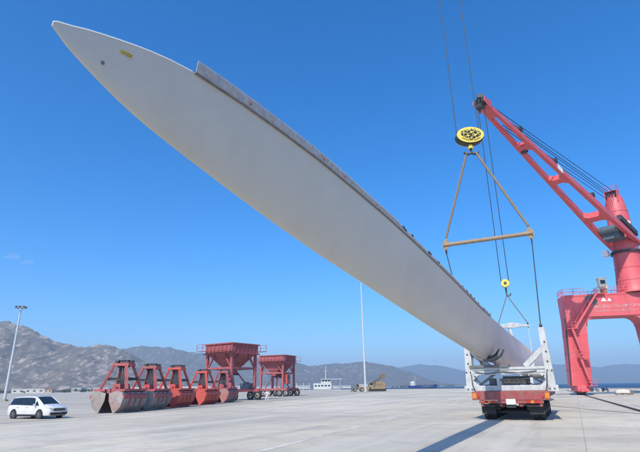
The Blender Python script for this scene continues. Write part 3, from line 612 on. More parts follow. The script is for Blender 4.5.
# ------------------------------------------------------------------ first hook: yellow oval block, slings and spreader bar over the near frame
HX = TC+BD*0.0
hp = Vector((10.62, 30.15, 18.55))
hb = thing('hook_block', 'large yellow oval hook block with black sheaves hanging above the spreader bar', 'hook block', (hp.x, hp.y, hp.z-1.5), -R(3))
def oval(a, b, n=40): return [(math.cos(2*math.pi*i/n)*a, math.sin(2*math.pi*i/n)*b) for i in range(n)]
for y0, y1 in ((-0.36, -0.28), (0.28, 0.36)):
    MB().prism([(x, z+1.5) for x, z in oval(0.93, 0.60)], y0, y1).build('cheek_plate', 'hook_yellow', hb)
MB().prism([(x, z+1.46) for x, z in oval(0.96, 0.60)], -0.24, 0.24).build('core', 'black_trim', hb)
for sx_, sz_, r_ in ((-0.46, 0.10, 0.20), (-0.20, -0.12, 0.22), (0.06, 0.14, 0.24), (0.28, -0.10, 0.25), (0.52, 0.06, 0.19), (-0.22, 0.28, 0.14), (0.30, 0.30, 0.13), (0.02, -0.32, 0.13)):
    c0 = Vector((sx_, -0.362, 1.5+sz_)); hub = MB().tube(c0, c0+Vector((0, -0.03, 0)), r_, n=18).build('sheave', 'black_trim', hb)
    MB().tube(c0+Vector((0, -0.03, 0)), c0+Vector((0, -0.10, 0)), r_*0.32, n=12).build('pin', 'hook_yellow', hub)
    for k in range(4):
        a_ = k*1.57+sx_*7; MB().box(c0+Vector((math.cos(a_)*r_*0.66, -0.045, math.sin(a_)*r_*0.66)), (r_*0.55, 0.03, 0.045), ry=-a_).build('spoke', 'hook_yellow', hub)
for k, (xa, za, xb, zb) in enumerate(((-0.62, 0.26, -0.2, 0.42), (-0.6, -0.2, -0.15, -0.40), (0.2, -0.42, 0.62, -0.22), (-0.05, -0.1, 0.1, 0.42))):
    MB().beam((xa, -0.40, 1.5+za), (xb, -0.40, 1.5+zb), 0.06, 0.07).build('guard_bar', 'hook_yellow' if k < 3 else 'steel_dark', hb)
MB().tube((0, 0, 1.02), (0, 0, 0.62), 0.16, 0.12).tube((0, 0, 0.72), (0, 0, 0.56), 0.2, n=14).build('shank', 'hook_yellow', hb)
hk = MB()
for sgn in (-1, 1):
    pts = [(0, 0, 0.62), (0, 0, 0.40)]+[(sgn*(0.24-0.24*math.cos(R(a_))), 0, 0.34-0.20*math.sin(R(a_))) for a_ in range(0, 200, 25)]
    hk.path(pts, 0.075)
hk.build('ramshorn_hook', 'steel_dark', hb)
hook_pt = hp+Vector((0, 0, -1.30))
SL = TC-BE*3.0+Vector((0, 0, 11.05)); SR = TC+BE*2.52+Vector((0, 0, 11.02))
sb = thing('spreader_bar', 'tan steel spreader bar hanging level above the white frame', 'spreader bar', tuple((SL+SR)/2-Vector((0, 0, 0.3))), TRZ)
hl = (SR-SL).length/2
MB().tube((-hl, 0, 0.3), (hl, 0, 0.3), 0.135, n=18).build('pipe', 'spreader', sb, smooth=True)
for sgn in (-1, 1):
    MB().prism([(sgn*(hl-0.18), -0.08), (sgn*(hl+0.02), -0.08), (sgn*(hl+0.14), 0.2), (sgn*(hl+0.14), 0.42), (sgn*(hl-0.10), 0.72), (sgn*(hl-0.24), 0.72), (sgn*(hl-0.34), 0.35)], -0.04, 0.04).build('end_plate', 'spreader', sb)
    MB().tube((sgn*hl, 0, 0.3), (sgn*(hl+0.05), 0, 0.3), 0.19, n=18).build('end_cap', 'spreader', sb)
    MB().path([(sgn*(hl-0.08), -0.12, -0.05), (sgn*(hl-0.08), -0.12, -0.25), (sgn*(hl-0.08), 0, -0.36), (sgn*(hl-0.08), 0.12, -0.25), (sgn*(hl-0.08), 0.12, -0.05), (sgn*(hl-0.08), -0.12, -0.05)], 0.035).build('shackle', 'steel_dark', sb)
def rope(name, pts, r, mat, label, group=None, cat='rope', n=8):
    return MB().path(pts, r, n).solo(name, mat, label, cat, group)
rope('lifting_sling', [hook_pt+Vector((-0.30, 0, 0.1)), SL+Vector((0.15, 0, 0.50))], 0.085, 'sling', 'thick tan sling from yellow oval hook block to the left end of spreader bar', 'tan slings of the spreader bar', 'sling')
rope('lifting_sling', [hook_pt+Vector((0.30, 0, 0.1)), SR+Vector((-0.15, 0, 0.50))], 0.085, 'sling', 'thick tan sling from yellow oval hook block to the right end of spreader bar', 'tan slings of the spreader bar', 'sling')
rope('lifting_rope', [SL+BE*0.08+Vector((0, 0, -0.62)), TC-BE*2.18+Vector((0, 0, DECK+3.72))], 0.035, 'rope', 'dark wire rope from left end of spreader bar going down behind the blade', 'wire ropes under the spreader bar')
rope('lifting_rope', [SR-BE*0.08+Vector((0, 0, -0.62)), TC+BE*2.18+Vector((0, 0, DECK+3.72))], 0.035, 'rope', 'dark wire rope from right end of spreader bar to the right frame post', 'wire ropes under the spreader bar')
rope('hoist_rope', [(9.75, 30.15, 18.8), (9.62, 30.15, 45)], 0.032, 'rope', 'dark hoist rope rising from the left end of the oval hook block', 'hoist ropes of the oval hook block')
rope('hoist_rope', [(11.35, 30.15, 18.8), (11.19, 30.15, 45)], 0.032, 'rope', 'dark hoist rope rising from the right end of the oval hook block', 'hoist ropes of the oval hook block')

# ------------------------------------------------------------------ second hook and white lifting yoke on the far part of the blade
YK = Vector((22.3, 56.0, 0))
yk = thing('lifting_yoke', 'white gull-winged lifting beam with slanting mast above the blade behind the frame', 'lifting beam', (22.0, 56.0, 3.9), -R(10))
MB().prism([(-1.75, 4.32), (-1.2, 4.62), (-0.2, 4.78), (0.6, 4.66), (1.75, 4.42), (1.75, 4.30), (0.5, 4.26), (0, 4.16), (-1.2, 4.20)], -0.25, 0.25).build('wing_beam', 'white_frame', yk, bevel=0.03)
MB().beam((-0.45, 0, 4.2), (0.15, -0.1, 0.1), 0.24, 0.30, 0.34, 0.4).build('mast', 'white_frame', yk, bevel=0.02)
MB().beam((0.10, -0.1, 0.85), (0.30, -0.1, 0.05), 0.6, 0.5).build('mast_foot', 'white_frame', yk, bevel=0.02)
MB().box((0.3, -0.15, -0.05), (0.75, 0.6, 0.3)).build('clamp_pad', 'pad', yk)
MB().tube((1.62, 0, 4.35), (1.60, 0.1, 0.6), 0.05).build('tie_rod', 'white_frame', yk)
for x in (-1.6, 1.6): MB().box((x, 0, 4.55), (0.12, 0.16, 0.36)).build('lug', 'steel_dark', yk)
h2 = Vector((21.75, 56.0, 13.15))
hb2 = thing('hook_block', 'small round yellow hook block above the white lifting beam', 'hook block', (h2.x, h2.y, h2.z-1.4), -R(20))
MB().prism([(x, z+1.5) for x, z in oval(0.46, 0.46, 28)], -0.3, -0.18).prism([(x, z+1.5) for x, z in oval(0.46, 0.46, 28)], 0.18, 0.3).build('cheek_plate', 'hook_yellow', hb2)
MB().tube((0, -0.15, 1.5), (0, 0.15, 1.5), 0.42, n=24).build('sheave', 'steel_dark', hb2)
MB().tube((0, -0.36, 1.5), (0, 0.36, 1.5), 0.16, n=14).build('pin', 'steel_dark', hb2)
MB().tube((0, 0, 0.95), (0, 0, 0.45), 0.13, 0.09).build('shank', 'steel_dark', hb2)
MB().path([(0, 0, 0.5), (0, 0, 0.25)]+[(0.22-0.22*math.cos(R(a_)), 0, 0.2-0.2*math.sin(R(a_))) for a_ in range(0, 220, 30)], 0.07).build('hook', 'steel_dark', hb2)
hq = h2+Vector((0, 0, -1.30))
c_, s_ = math.cos(-R(10)), math.sin(-R(10))
for x, lb in ((-1.6, 'left'), (1.6, 'right')):
    rope('lifting_sling', [hq, Vector((22.0+x*c_, 56.0+x*s_, 3.9+4.72))], 0.055, 'sling_grey', 'thin grey sling from small yellow hook block to %s end of white lifting beam' % lb, 'thin grey slings of the lifting beam', 'sling')

# ------------------------------------------------------------------ red harbour portal crane
CAZ = R(13)
cr = thing('portal_crane', 'tall red harbour portal crane with slotted boom reaching left, at the quay', 'crane', (45.1, 88.2, 0), -CAZ)
BZ0, BZ1 = 13.0, 17.0
def portal_leg(x0t, x1t, x0b, x1b, fx):
    m = MB(); yd = 2.1
    rings = []
    for z, f in ((1.5, 0.0), (7.0, 0.5), (BZ0, 1.0)):
        xa, xb = x0b+(x0t-x0b)*f, x1b+(x1t-x1b)*f; y = 1.5+(yd-1.5)*f
        rings.append([(xa, -y, z), (xb, -y, z), (xb, y, z), (xa, y, z)])
    m.loft(rings); o = m.build('leg', 'crane_red', cr, bevel=0.05)
    # rounded haunch between leg and beam
    poly = [(fx, BZ0)]+[(fx+(1 if fx < 6 else -1)*1.6*(1-math.sin(R(a_))), BZ0-1.6*(1-math.cos(R(a_)))) for a_ in range(0, 91, 15)]
    MB().prism(poly, -2.05, 2.05).build('haunch', 'crane_red', cr)
    bx = (x0b+x1b)/2
    MB().box((bx, 0, 1.1), (2.0, 4.6, 0.9)).build('bogie', 'crane_red', cr, bevel=0.05)
    for y in (-1.7, -0.6, 0.6, 1.7):
        wv = MB().tube((bx-0.25, y, 0.45), (bx+0.25, y, 0.45), 0.40, n=18).tube((bx-0.32, y, 0.45), (bx+0.32, y, 0.45), 0.14, n=10).build('wheel', 'steel_dark', cr)
    for y in (-1.15, 1.15): MB().box((bx, y, 0.62), (1.3, 1.7, 0.35)).build('bogie_frame', 'crane_red', cr)
    MB().box((bx, -2.55, 0.8), (1.2, 0.5, 0.5)).tube((bx, -2.8, 0.8), (bx, -3.0, 0.8), 0.2).build('buffer', 'crane_red', cr)
    return o
portal_leg(-1.1, 2.1, -1.9, 1.3, 2.1)
portal_leg(10.9, 15.1, 11.2, 14.0, 10.9)
MB().box((7.0, 0, (BZ0+BZ1)/2), (16.2, 4.3, BZ1-BZ0)).build('portal_beam', 'crane_red', cr, bevel=0.06)
MB().box((7.0, -2.17, BZ1-0.18), (16.0, 0.10, 0.24)).box((6.5, -2.17, BZ0+0.12), (8.6, 0.10, 0.16)).build('beam_flange', 'crane_red', cr)
def railing(name, pts, hgt=1.1, step=1.3, r=0.035, mat='crane_red', parent=cr):
    m = MB()
    for a, b in zip(pts, pts[1:]):
        a, b = Vector(a), Vector(b); n = max(1, int((b-a).length/step))
        for i in range(n+1): p = a.lerp(b, i/n); m.beam(p, p+Vector((0, 0, hgt)), r*1.6, r*1.6)
        for h in (hgt, hgt*0.55): m.beam(a+Vector((0, 0, h)), b+Vector((0, 0, h)), r*1.6, r*1.6)
    return m.build(name, mat, parent)
railing('railing', [(-1.0, 2.0, BZ1), (-1.0, -2.05, BZ1), (2.6, -2.05, BZ1)], r=0.045)
railing('railing', [(4.6, -2.05, BZ1), (15.0, -2.05, BZ1), (15.0, 2.0, BZ1), (-1.0, 2.0, BZ1)], r=0.045)
def stair(a, b, wd=0.8):
    a, b = Vector(a), Vector(b); m = MB()
    for y in (-wd/2, wd/2):
        o_ = Vector((0, y, 0)); m.beam(a+o_, b+o_, 0.09, 0.30)
        m.beam(a+o_+Vector((0, 0, 1.0)), b+o_+Vector((0, 0, 1.0)), 0.06, 0.06)
        for f in (0.02, 0.34, 0.66, 0.98): p = a.lerp(b, f)+o_; m.beam(p, p+Vector((0, 0, 1.0)), 0.05, 0.05)
    n = int(abs(a.z-b.z)/0.3)
    for i in range(1, n): p = a.lerp(b, i/n); m.box(p, (0.26, wd, 0.05))
    return m.build('stair', 'crane_red', cr)
stair((4.2, -2.75, 16.9), (-0.1, -2.75, 11.1)); stair((-0.7, -2.75, 11.0), (0.3, -2.6, 6.2)); stair((-0.2, -2.6, 6.1), (0.8, -2.5, 1.6))
for x, z, wd in ((-0.6, 11.0, 1.7), (0.3, 6.1, 1.6), (0.8, 1.5, 1.4)):
    pl = MB().box((x, -2.7, z), (wd, 1.1, 0.10)).build('landing', 'crane_red', cr)
    railing('landing_rail', [(x-wd/2, -2.25, z), (x-wd/2, -3.2, z), (x+wd/2, -3.2, z)], r=0.035, parent=pl)
MB().box((4.9, -2.2, 16.95), (1.6, 1.2, 0.12)).build('top_landing', 'crane_red', cr)
MB().box((3.4, -2.185, 15.9), (1.9, 0.05, 1.6)).build('access_opening', 'saddle', cr)
# lettering on the beam
text_part('lettering', 'CẢNG BIỂN TỔNG HỢP CÀ NÁ', 0.72, 'faded_letter', cr, (7.3, -2.19, 14.7), (R(90), 0, 0), fit=8.0)
text_part('lettering', 'CẢNG BIỂN TỔNG HỢP CÀ NÁ', 0.36, 'faded_letter', cr, (6.9, -2.19, 13.9), (R(90), 0, 0), fit=7.0)
MB().prism([(5.0, 15.6), (5.9, 15.6), (5.45, 16.3)], -2.22, -2.17).prism([(6.0, 15.6), (6.7, 15.6), (6.35, 16.15)], -2.22, -2.17).build('emblem', 'crane_white', cr)
# small cream cabin and cabinets on the deck
cb = MB().box((6.0, -1.2, BZ1+1.85), (1.25, 1.3, 1.9)).build('cabin', 'cabin_cream', cr, bevel=0.03)
MB().box((6.0, -1.86, BZ1+2.1), (0.8, 0.03, 0.7)).build('window', 'glass', cb)
MB().box((6.0, -1.2, BZ1+2.86), (1.5, 1.55, 0.1)).build('roof', 'crane_white', cb)
MB().box((6.0, -1.2, BZ1+0.45), (0.9, 0.9, 0.9)).build('cabin_base', 'machine_yellow', cr)
MB().box((4.9, -1.4, BZ1+0.5), (0.9, 0.8, 0.8)).build('cabinet', 'crane_white', cr, bevel=0.03)
# tower
T = Vector((11.4, 0, 0)); n = 36; rings = []
for z, r in ((17.0, 3.0), (17.5, 2.75), (18.5, 2.6), (21.5, 2.3), (24.6, 2.13), (25.2, 2.13), (28.6, 2.0), (32.3, 1.8), (34.6, 1.55), (35.4, 1.35), (35.8, 1.1)):
    rings.append([(T.x+math.cos(2*math.pi*i/n)*r, T.y+math.sin(2*math.pi*i/n)*r, z) for i in range(n)])
MB().loft(rings).build('tower', 'crane_red', cr, smooth=True)
MB().loft([[(T.x+math.cos(2*math.pi*i/n)*r, math.sin(2*math.pi*i/n)*r, z) for i in range(n)] for z, r in ((24.3, 2.12), (24.3, 2.48), (24.72, 2.48), (24.72, 2.12))]).build('slew_ring', 'steel_dark', cr)
MB().loft([[(T.x+math.cos(2*math.pi*i/n)*r, math.sin(2*math.pi*i/n)*r, z) for i in range(n)] for z, r in ((17.0, 3.25), (17.25, 3.25), (17.25, 2.8))]).build('base_flange', 'crane_red', cr)
tip = Vector((-15.2, -36.5, 37.6)); foot = T+Vector((0, 0, 26.2))
for z, r in ((19.2, 2.55), (21.5, 2.33), (28.6, 2.03), (32.3, 1.83)):
    MB().loft([[(T.x+math.cos(2*math.pi*i/n)*q, math.sin(2*math.pi*i/n)*q, zz) for i in range(n)] for zz, q in ((z, r-0.03), (z, r+0.035), (z+0.09, r+0.035), (z+0.09, r-0.03))]).build('weld_band', 'crane_red', cr)
ld_ = MB(); la = R(205)
for z0, z1, r0_, r1_ in ((17.2, 24.2, 2.85, 2.3), (24.9, 35.0, 2.25, 1.6)):
    for off in (-0.22, 0.22): ld_.beam((T.x+math.cos(la+off/2.3)*r0_, math.sin(la+off/2.3)*r0_, z0), (T.x+math.cos(la+off/2)*r1_, math.sin(la+off/2)*r1_, z1), 0.06, 0.06)
    for k_ in range(int((z1-z0)/0.35)):
        f = k_*0.35/(z1-z0); rr = r0_+(r1_-r0_)*f; ld_.beam((T.x+math.cos(la-0.1)*rr, math.sin(la-0.1)*rr, z0+k_*0.35), (T.x+math.cos(la+0.1)*rr, math.sin(la+0.1)*rr, z0+k_*0.35), 0.04, 0.04)
ld_.build('ladder', 'crane_red', cr)
for z in (4.2, 7.0, 10.0):
    f = (z-1.5)/(BZ0-1.5); xa, xb, y = -1.9+0.8*f, 1.3+0.8*f, 1.5+0.6*f
    MB().box(((xa+xb)/2, 0, z), (xb-xa+0.08, 2*y+0.08, 0.10)).build('weld_band', 'crane_red', cr)
for x in (0.3, 2.1, 9.2, 12.5): MB().box((x, -2.17, 15.0), (0.10, 0.06, 3.7)).build('stiffener', 'crane_red', cr)
MB().path([(-1.16, -1.6, 12.9), (-1.46, -1.6, 9), (-1.80, -1.4, 4), (-1.98, -1.3, 1.6)], 0.06, 6).path([(-1.17, -1.2, 12.9), (-1.46, -1.2, 9), (-1.80, -1.1, 4), (-1.98, -1.0, 1.6)], 0.05, 6).build('cable', 'dark', cr)
u = Vector((tip.x-T.x, tip.y-T.y, 0)).normalized(); pp = Vector((-u.y, u.x, 0))
bd = (tip-foot); BL = bd.length; bd.normalize(); bup = pp.cross(bd)
if bup.z < 0: bup = -bup
bo = MB()   # boom: two tapering box chords that straddle the tower, tied by cross boxes
def cpos(f, sg): return tip.lerp(foot, f)+pp*sg*(0.42+(2.30-0.42)*min(1, f*1.0))
def cw(f): return 0.42+0.30*min(1, f*1.4)
def chs(f): return (0.68+0.42*min(1, f*1.3))*(1.0 if f < 0.86 else 1.0-0.5*(f-0.86)/0.14)
fsx = [0.0, 0.06, 0.15, 0.3, 0.45, 0.6, 0.75, 0.86, 0.94, 1.03]
boom = None
for sg in (-1, 1):
    rg = []
    for f in fsx:
        c = cpos(f, sg); a, b = cw(f)/2, chs(f)/2
        rg.append([c+pp*-a+bup*-b, c+pp*a+bup*-b, c+pp*a+bup*b, c+pp*-a+bup*b])
    m = MB().loft(rg)
    if boom is None: boom = m.build('boom', 'crane_red', cr, bevel=0.05)
    else: m.build('chord', 'crane_red', boom, bevel=0.05)
for f, ln in ((0.035, 2.2), (0.235, 1.2), (0.455, 1.2), (0.745, 1.6)):
    wdt = (cpos(f, 1)-cpos(f, -1)).length-cw(f)*0.9; c = tip.lerp(foot, f); h = chs(f)*0.94
    L2 = ln/2; x2 = wdt/2; k_ = min(0.7, wdt*0.3)
    # box with flared corners, so each slot has rounded ends
    ply = [(-x2, -L2-k_), (-x2+k_, -L2), (x2-k_, -L2), (x2, -L2-k_), (x2, L2+k_), (x2-k_, L2), (-x2+k_, L2), (-x2, L2+k_)]
    vs_ = [c+pp*x+bd*y+bup*z for z in (-h/2, h/2) for x, y in ply]
    MB().add(vs_, [list(range(8))[::-1], list(range(8, 16))]+[[i, (i+1) % 8, (i+1) % 8+8, i+8] for i in range(8)]).build('cross_box', 'crane_red', boom)
for f in (0.174, 0.379, 0.634):
    c = cpos(f, 1)+bup*(chs(f)/2+0.45); MB().tube(c-pp*0.35, c+pp*0.35, 0.46, n=16).beam(c-bup*0.7, c, 0.2, 0.3).build('rope_roller', 'steel_dark', boom)
c = cpos(0.25, -1)+bup*-0.2-pp*-0.35; MB().tube(c-pp*0.3, c+pp*0.5, 0.42, n=14).build('rope_roller', 'steel_dark', boom)
c = cpos(0.405, 1); a = cw(0.405)/2+0.01
for bb in (c+pp*a,):
    MB().add([bb+bd*-0.9+bup*-0.42, bb+bd*0.9+bup*-0.42, bb+bd*0.9+bup*0.42, bb+bd*-0.9+bup*0.42]+[p_+pp*0.02 for p_ in (bb+bd*-0.9+bup*-0.42, bb+bd*0.9+bup*-0.42, bb+bd*0.9+bup*0.42, bb+bd*-0.9+bup*0.42)], [[0, 1, 2, 3], [4, 5, 6, 7], [0, 1, 5, 4], [1, 2, 6, 5], [2, 3, 7, 6], [3, 0, 4, 7]]).build('name_plate', 'crane_white', boom)
hd = MB()
for off in (-0.5, 0.0, 0.5): hd.tube(tip+pp*(off-0.12)+bd*0.35+bup*0.15, tip+pp*(off+0.12)+bd*0.35+bup*0.15, 0.62, n=20)
hd.tube(tip-pp*0.4+bd*0.5+bup*-0.75, tip+pp*0.4+bd*0.5+bup*-0.75, 0.45, n=16)
hd.build('head_sheave', 'steel_dark', boom)
for off in (-0.8, 0.8):
    MB().beam(tip-bd*0.8+pp*off, tip+bd*0.95+pp*off, 0.10, 1.3, 0.10, 0.7).build('head_plate', 'crane_red', boom)
MB().box(tip+bd*0.6+bup*0.95, (0.8, 0.7, 0.5)).build('head_lamp', 'steel_dark', boom)
# machinery between the chord feet and long dark cylinder above the near chord
MB().box(tip.lerp(foot, 0.90)+bup*-0.3, (2.6, 3.0, 1.7), rz=R(-36)).tube(tip.lerp(foot, 0.86)-pp*1.5, tip.lerp(foot, 0.86)+pp*1.5, 0.7, n=18).build('winch', 'machinery', cr)
MB().beam(cpos(0.84, 1)+bup*1.45+pp*0.1, cpos(0.985, 1)+bup*1.25+pp*0.1, 0.7, 0.95).build('luffing_cylinder', 'steel_dark', cr)
MB().box(foot-pp*2.6+u*2.2+Vector((0, 0, -1.6)), (0.9, 1.0, 1.1), rz=R(-36)).build('floodlight_box', 'crane_white', cr)
th = T+Vector((0, 0, 35.4))
ph = MB()
for off in (-0.75, -0.25, 0.25, 0.75): ph.tube(th+pp*(off-0.1)+u*0.7+Vector((0, 0, 0.1)), th+pp*(off+0.1)+u*0.7+Vector((0, 0, 0.1)), 0.72, n=18)
ph.build('tower_sheave', 'steel_dark', cr)
for off in (-1.05, 1.05): MB().beam(th+pp*off+Vector((0, 0, -1.2))+u*0.6, th+pp*off+Vector((0, 0, 1.0))+u*0.7, 1.7, 0.12, 1.1, 0.12, up=pp).build('sheave_plate', 'crane_red', cr)
MB().box(th+u*0.4+Vector((0, 0, 1.15)), (2.2, 1.6, 0.12), rz=R(-36)).build('head_platform', 'crane_red', cr)
railing('head_rail', [th+u*1.2-pp*1.1+Vector((0, 0, 1.2)), th+u*1.2+pp*1.1+Vector((0, 0, 1.2)), th-u*0.6+pp*1.1+Vector((0, 0, 1.2))], hgt=0.9)
lp_ = T+Vector((0, 0, 30.0)); dv = (pp*0.75+u*0.66).normalized(); sv = Vector((-dv.y, dv.x, 0))
for k_, (da, dz, wd, hh) in enumerate(((-0.35, 0.0, 1.1, 0.75), (0.45, -0.1, 0.8, 0.55))):
    c = lp_+dv*1.86+sv*da+Vector((0, 0, dz)); MB().beam(c-sv*wd/2, c+sv*wd/2, 0.06, hh).build('name_plate', 'crane_white', cr)
for k_, (f, o0, o1) in enumerate(((0.04, 0.75, 0.5), (0.05, 0.25, 0.2), (0.12, -0.25, -0.4), (0.14, -0.75, -0.6), (0.20, 0.5, 0.9))):
    MB().tube(th+pp*o0+u*0.9+Vector((0, 0, 0.6-0.3*k_)), tip.lerp(foot, f)+pp*o1+bup*(chs(f)/2+0.2), 0.055, n=6).build('luffing_rope', 'rope', cr)
# hoist ropes of the second hook, from the boom head
cm_ = Matrix.Translation((45.1, 88.2, 0)) @ Matrix.Rotation(-CAZ, 4, 'Z')
tw = cm_ @ (tip+bd*0.5)
for sg, lb in ((-1, 'left'), (1, 'right')):
    rope('hoist_rope', [tw+Vector((sg*0.42, 0, 0)), Vector((h2.x+sg*0.45, h2.y, h2.z+0.2))], 0.05, 'rope', '%s of the two thin hoist ropes from red boom tip to small yellow hook' % lb, 'hoist ropes of the small hook', n=6)

# ------------------------------------------------------------------ clamshell grabs in a row
def make_grab(label, frame, bucket, band):
    t = thing('clamshell_grab', label, 'grab', (0, 0, 0), 0, 'clamshell grabs in a row'); L = 4.4
    prof = [(0.16, 1.72), (0.95, 1.92), (1.52, 1.78), (1.62, 1.25), (1.42, 0.55), (0.92, 0.05), (0.72, 0.0)]; inner = [(0.52, 0.42), (0.22, 1.05)]
    for sg in (-1, 1):
        b = MB()
        outer = prof[1:]; ins = [(x*0.955-0.02, z+(0.05 if z < 0.4 else -0.03)) for x, z in outer]
        b.prism([(sg*x, z) for x, z in outer+ins[::-1]], -L/2, L/2)
        for y in (-L/2, L/2): b.prism([(sg*x, z) for x, z in prof+inner], y-0.05 if y < 0 else y+0.004, y-0.004 if y < 0 else y+0.05)
        bk = b.build('bucket', bucket, t)
        MB().prism([(sg*x, z) for x, z in ((1.50, 1.62), (1.70, 1.55), (1.72, 1.30), (1.62, 1.22))], -L/2-0.06, L/2+0.06).build('rib', band, bk)
        MB().prism([(sg*x, z) for x, z in ((0.66, -0.005), (0.98, 0.04), (0.98, 0.16), (0.7, 0.1))], -L/2-0.06, L/2+0.06).build('lip', bucket, bk)
        MB().box((sg*1.0, 0, 1.98), (1.15, L*0.92, 0.20)).box((sg*0.3, 0, 1.9), (0.5, L*0.8, 0.36)).build('top_girder', frame, t)
        for y in (-1.0, 0.0, 1.0): MB().prism([(sg*1.56, 1.75), (sg*1.69, 1.7), (sg*1.70, 1.2), (sg*1.5, 0.6), (sg*1.40, 0.62)], y-0.04, y+0.04).build('rib', band, bk)
        for y in (-1.15, 1.15):
            MB().beam((sg*1.42, y*1.25, 1.75), (sg*0.62, y*0.52, 4.28), 0.30, 0.22, 0.24, 0.2).build('arm', frame, t)
            MB().tube((sg*1.42, y*1.25-0.2, 1.85), (sg*1.42, y*1.25+0.2, 1.85), 0.16, n=12).build('arm_pin', 'steel_dark', t)
        MB().beam((sg*1.05, -0.95, 3.05), (sg*1.05, 0.95, 3.05), 0.16, 0.16).build('tie_bar', 'steel_dark', t)
    for y in (-1.0, 1.0): MB().beam((-1.03, y*0.86, 2.95), (1.03, y*0.86, 2.95), 0.12, 0.16).build('tie_bar', 'steel_dark', t)
    MB().box((0, 0, 4.32), (1.75, 1.35, 0.26)).box((0, 0.0, 4.5), (1.2, 0.5, 0.2)).build('crosshead', frame, t, bevel=0.03)
    s_ = MB()
    for x in (-0.45, -0.15, 0.15, 0.45): s_.tube((x-0.08, 0, 4.42), (x+0.08, 0, 4.42), 0.36, n=16)
    s_.box((0.55, 0.3, 4.6), (0.5, 0.4, 0.28)).box((-0.5, -0.3, 4.62), (0.4, 0.4, 0.2)).build('sheave', 'steel_dark', t)
    MB().box((0, 0, 2.3), (0.7, 1.7, 0.5)).tube((0, -1.3, 2.1), (0, 1.3, 2.1), 0.22, n=14).build('lower_block', frame, t)
    rp = MB()
    for x in (-0.24, -0.08, 0.08, 0.24): rp.tube((x, -0.16, 2.4), (x*1.3, -0.16, 4.4), 0.06, n=6).tube((x, 0.16, 2.4), (x*1.3, 0.16, 4.4), 0.06, n=6)
    rp.build('closing_rope', 'steel_dark', t)
    return t
GRZ = -R(9.1)
def put_grab(o, ynear, label, sc=1.0):
    y = ynear+2.3; x = -25.66+0.16*y-1.62; o.location = (x, y, 0.02); o.rotation_euler = (0, 0, GRZ); o.scale = (sc, sc, sc); o['label'] = label
def vary(o, a, sc): o.rotation_euler.z += R(a); o.scale = sc
g1 = make_grab('', 'grab_dull', 'bucket_grey', 'grab_dull'); put_grab(g1, 46.6, 'dull red grab with dusty grey open jaws, nearest in the row beside the minivan')
g2 = copy_tree(g1); put_grab(g2, 52.1, 'dull red grab with dusty grey bucket, second in the row from the minivan'); vary(g2, 3.5, (0.97, 1.05, 0.98))
g3 = make_grab('', 'grab_bright', 'grab_bright', 'grab_bright'); put_grab(g3, 58.2, 'bright orange-red grab standing right next to the dusty grey ones')
g4 = copy_tree(g3); put_grab(g4, 66.4, 'bright orange-red grab in front of the large hopper'); vary(g4, -4, (1.0, 1.0, 0.95))
g5 = make_grab('', 'hopper_red', 'bucket_grey2', 'hopper_red'); put_grab(g5, 74.3, 'grab with worn grey-red bucket, last in the row under the large hopper')

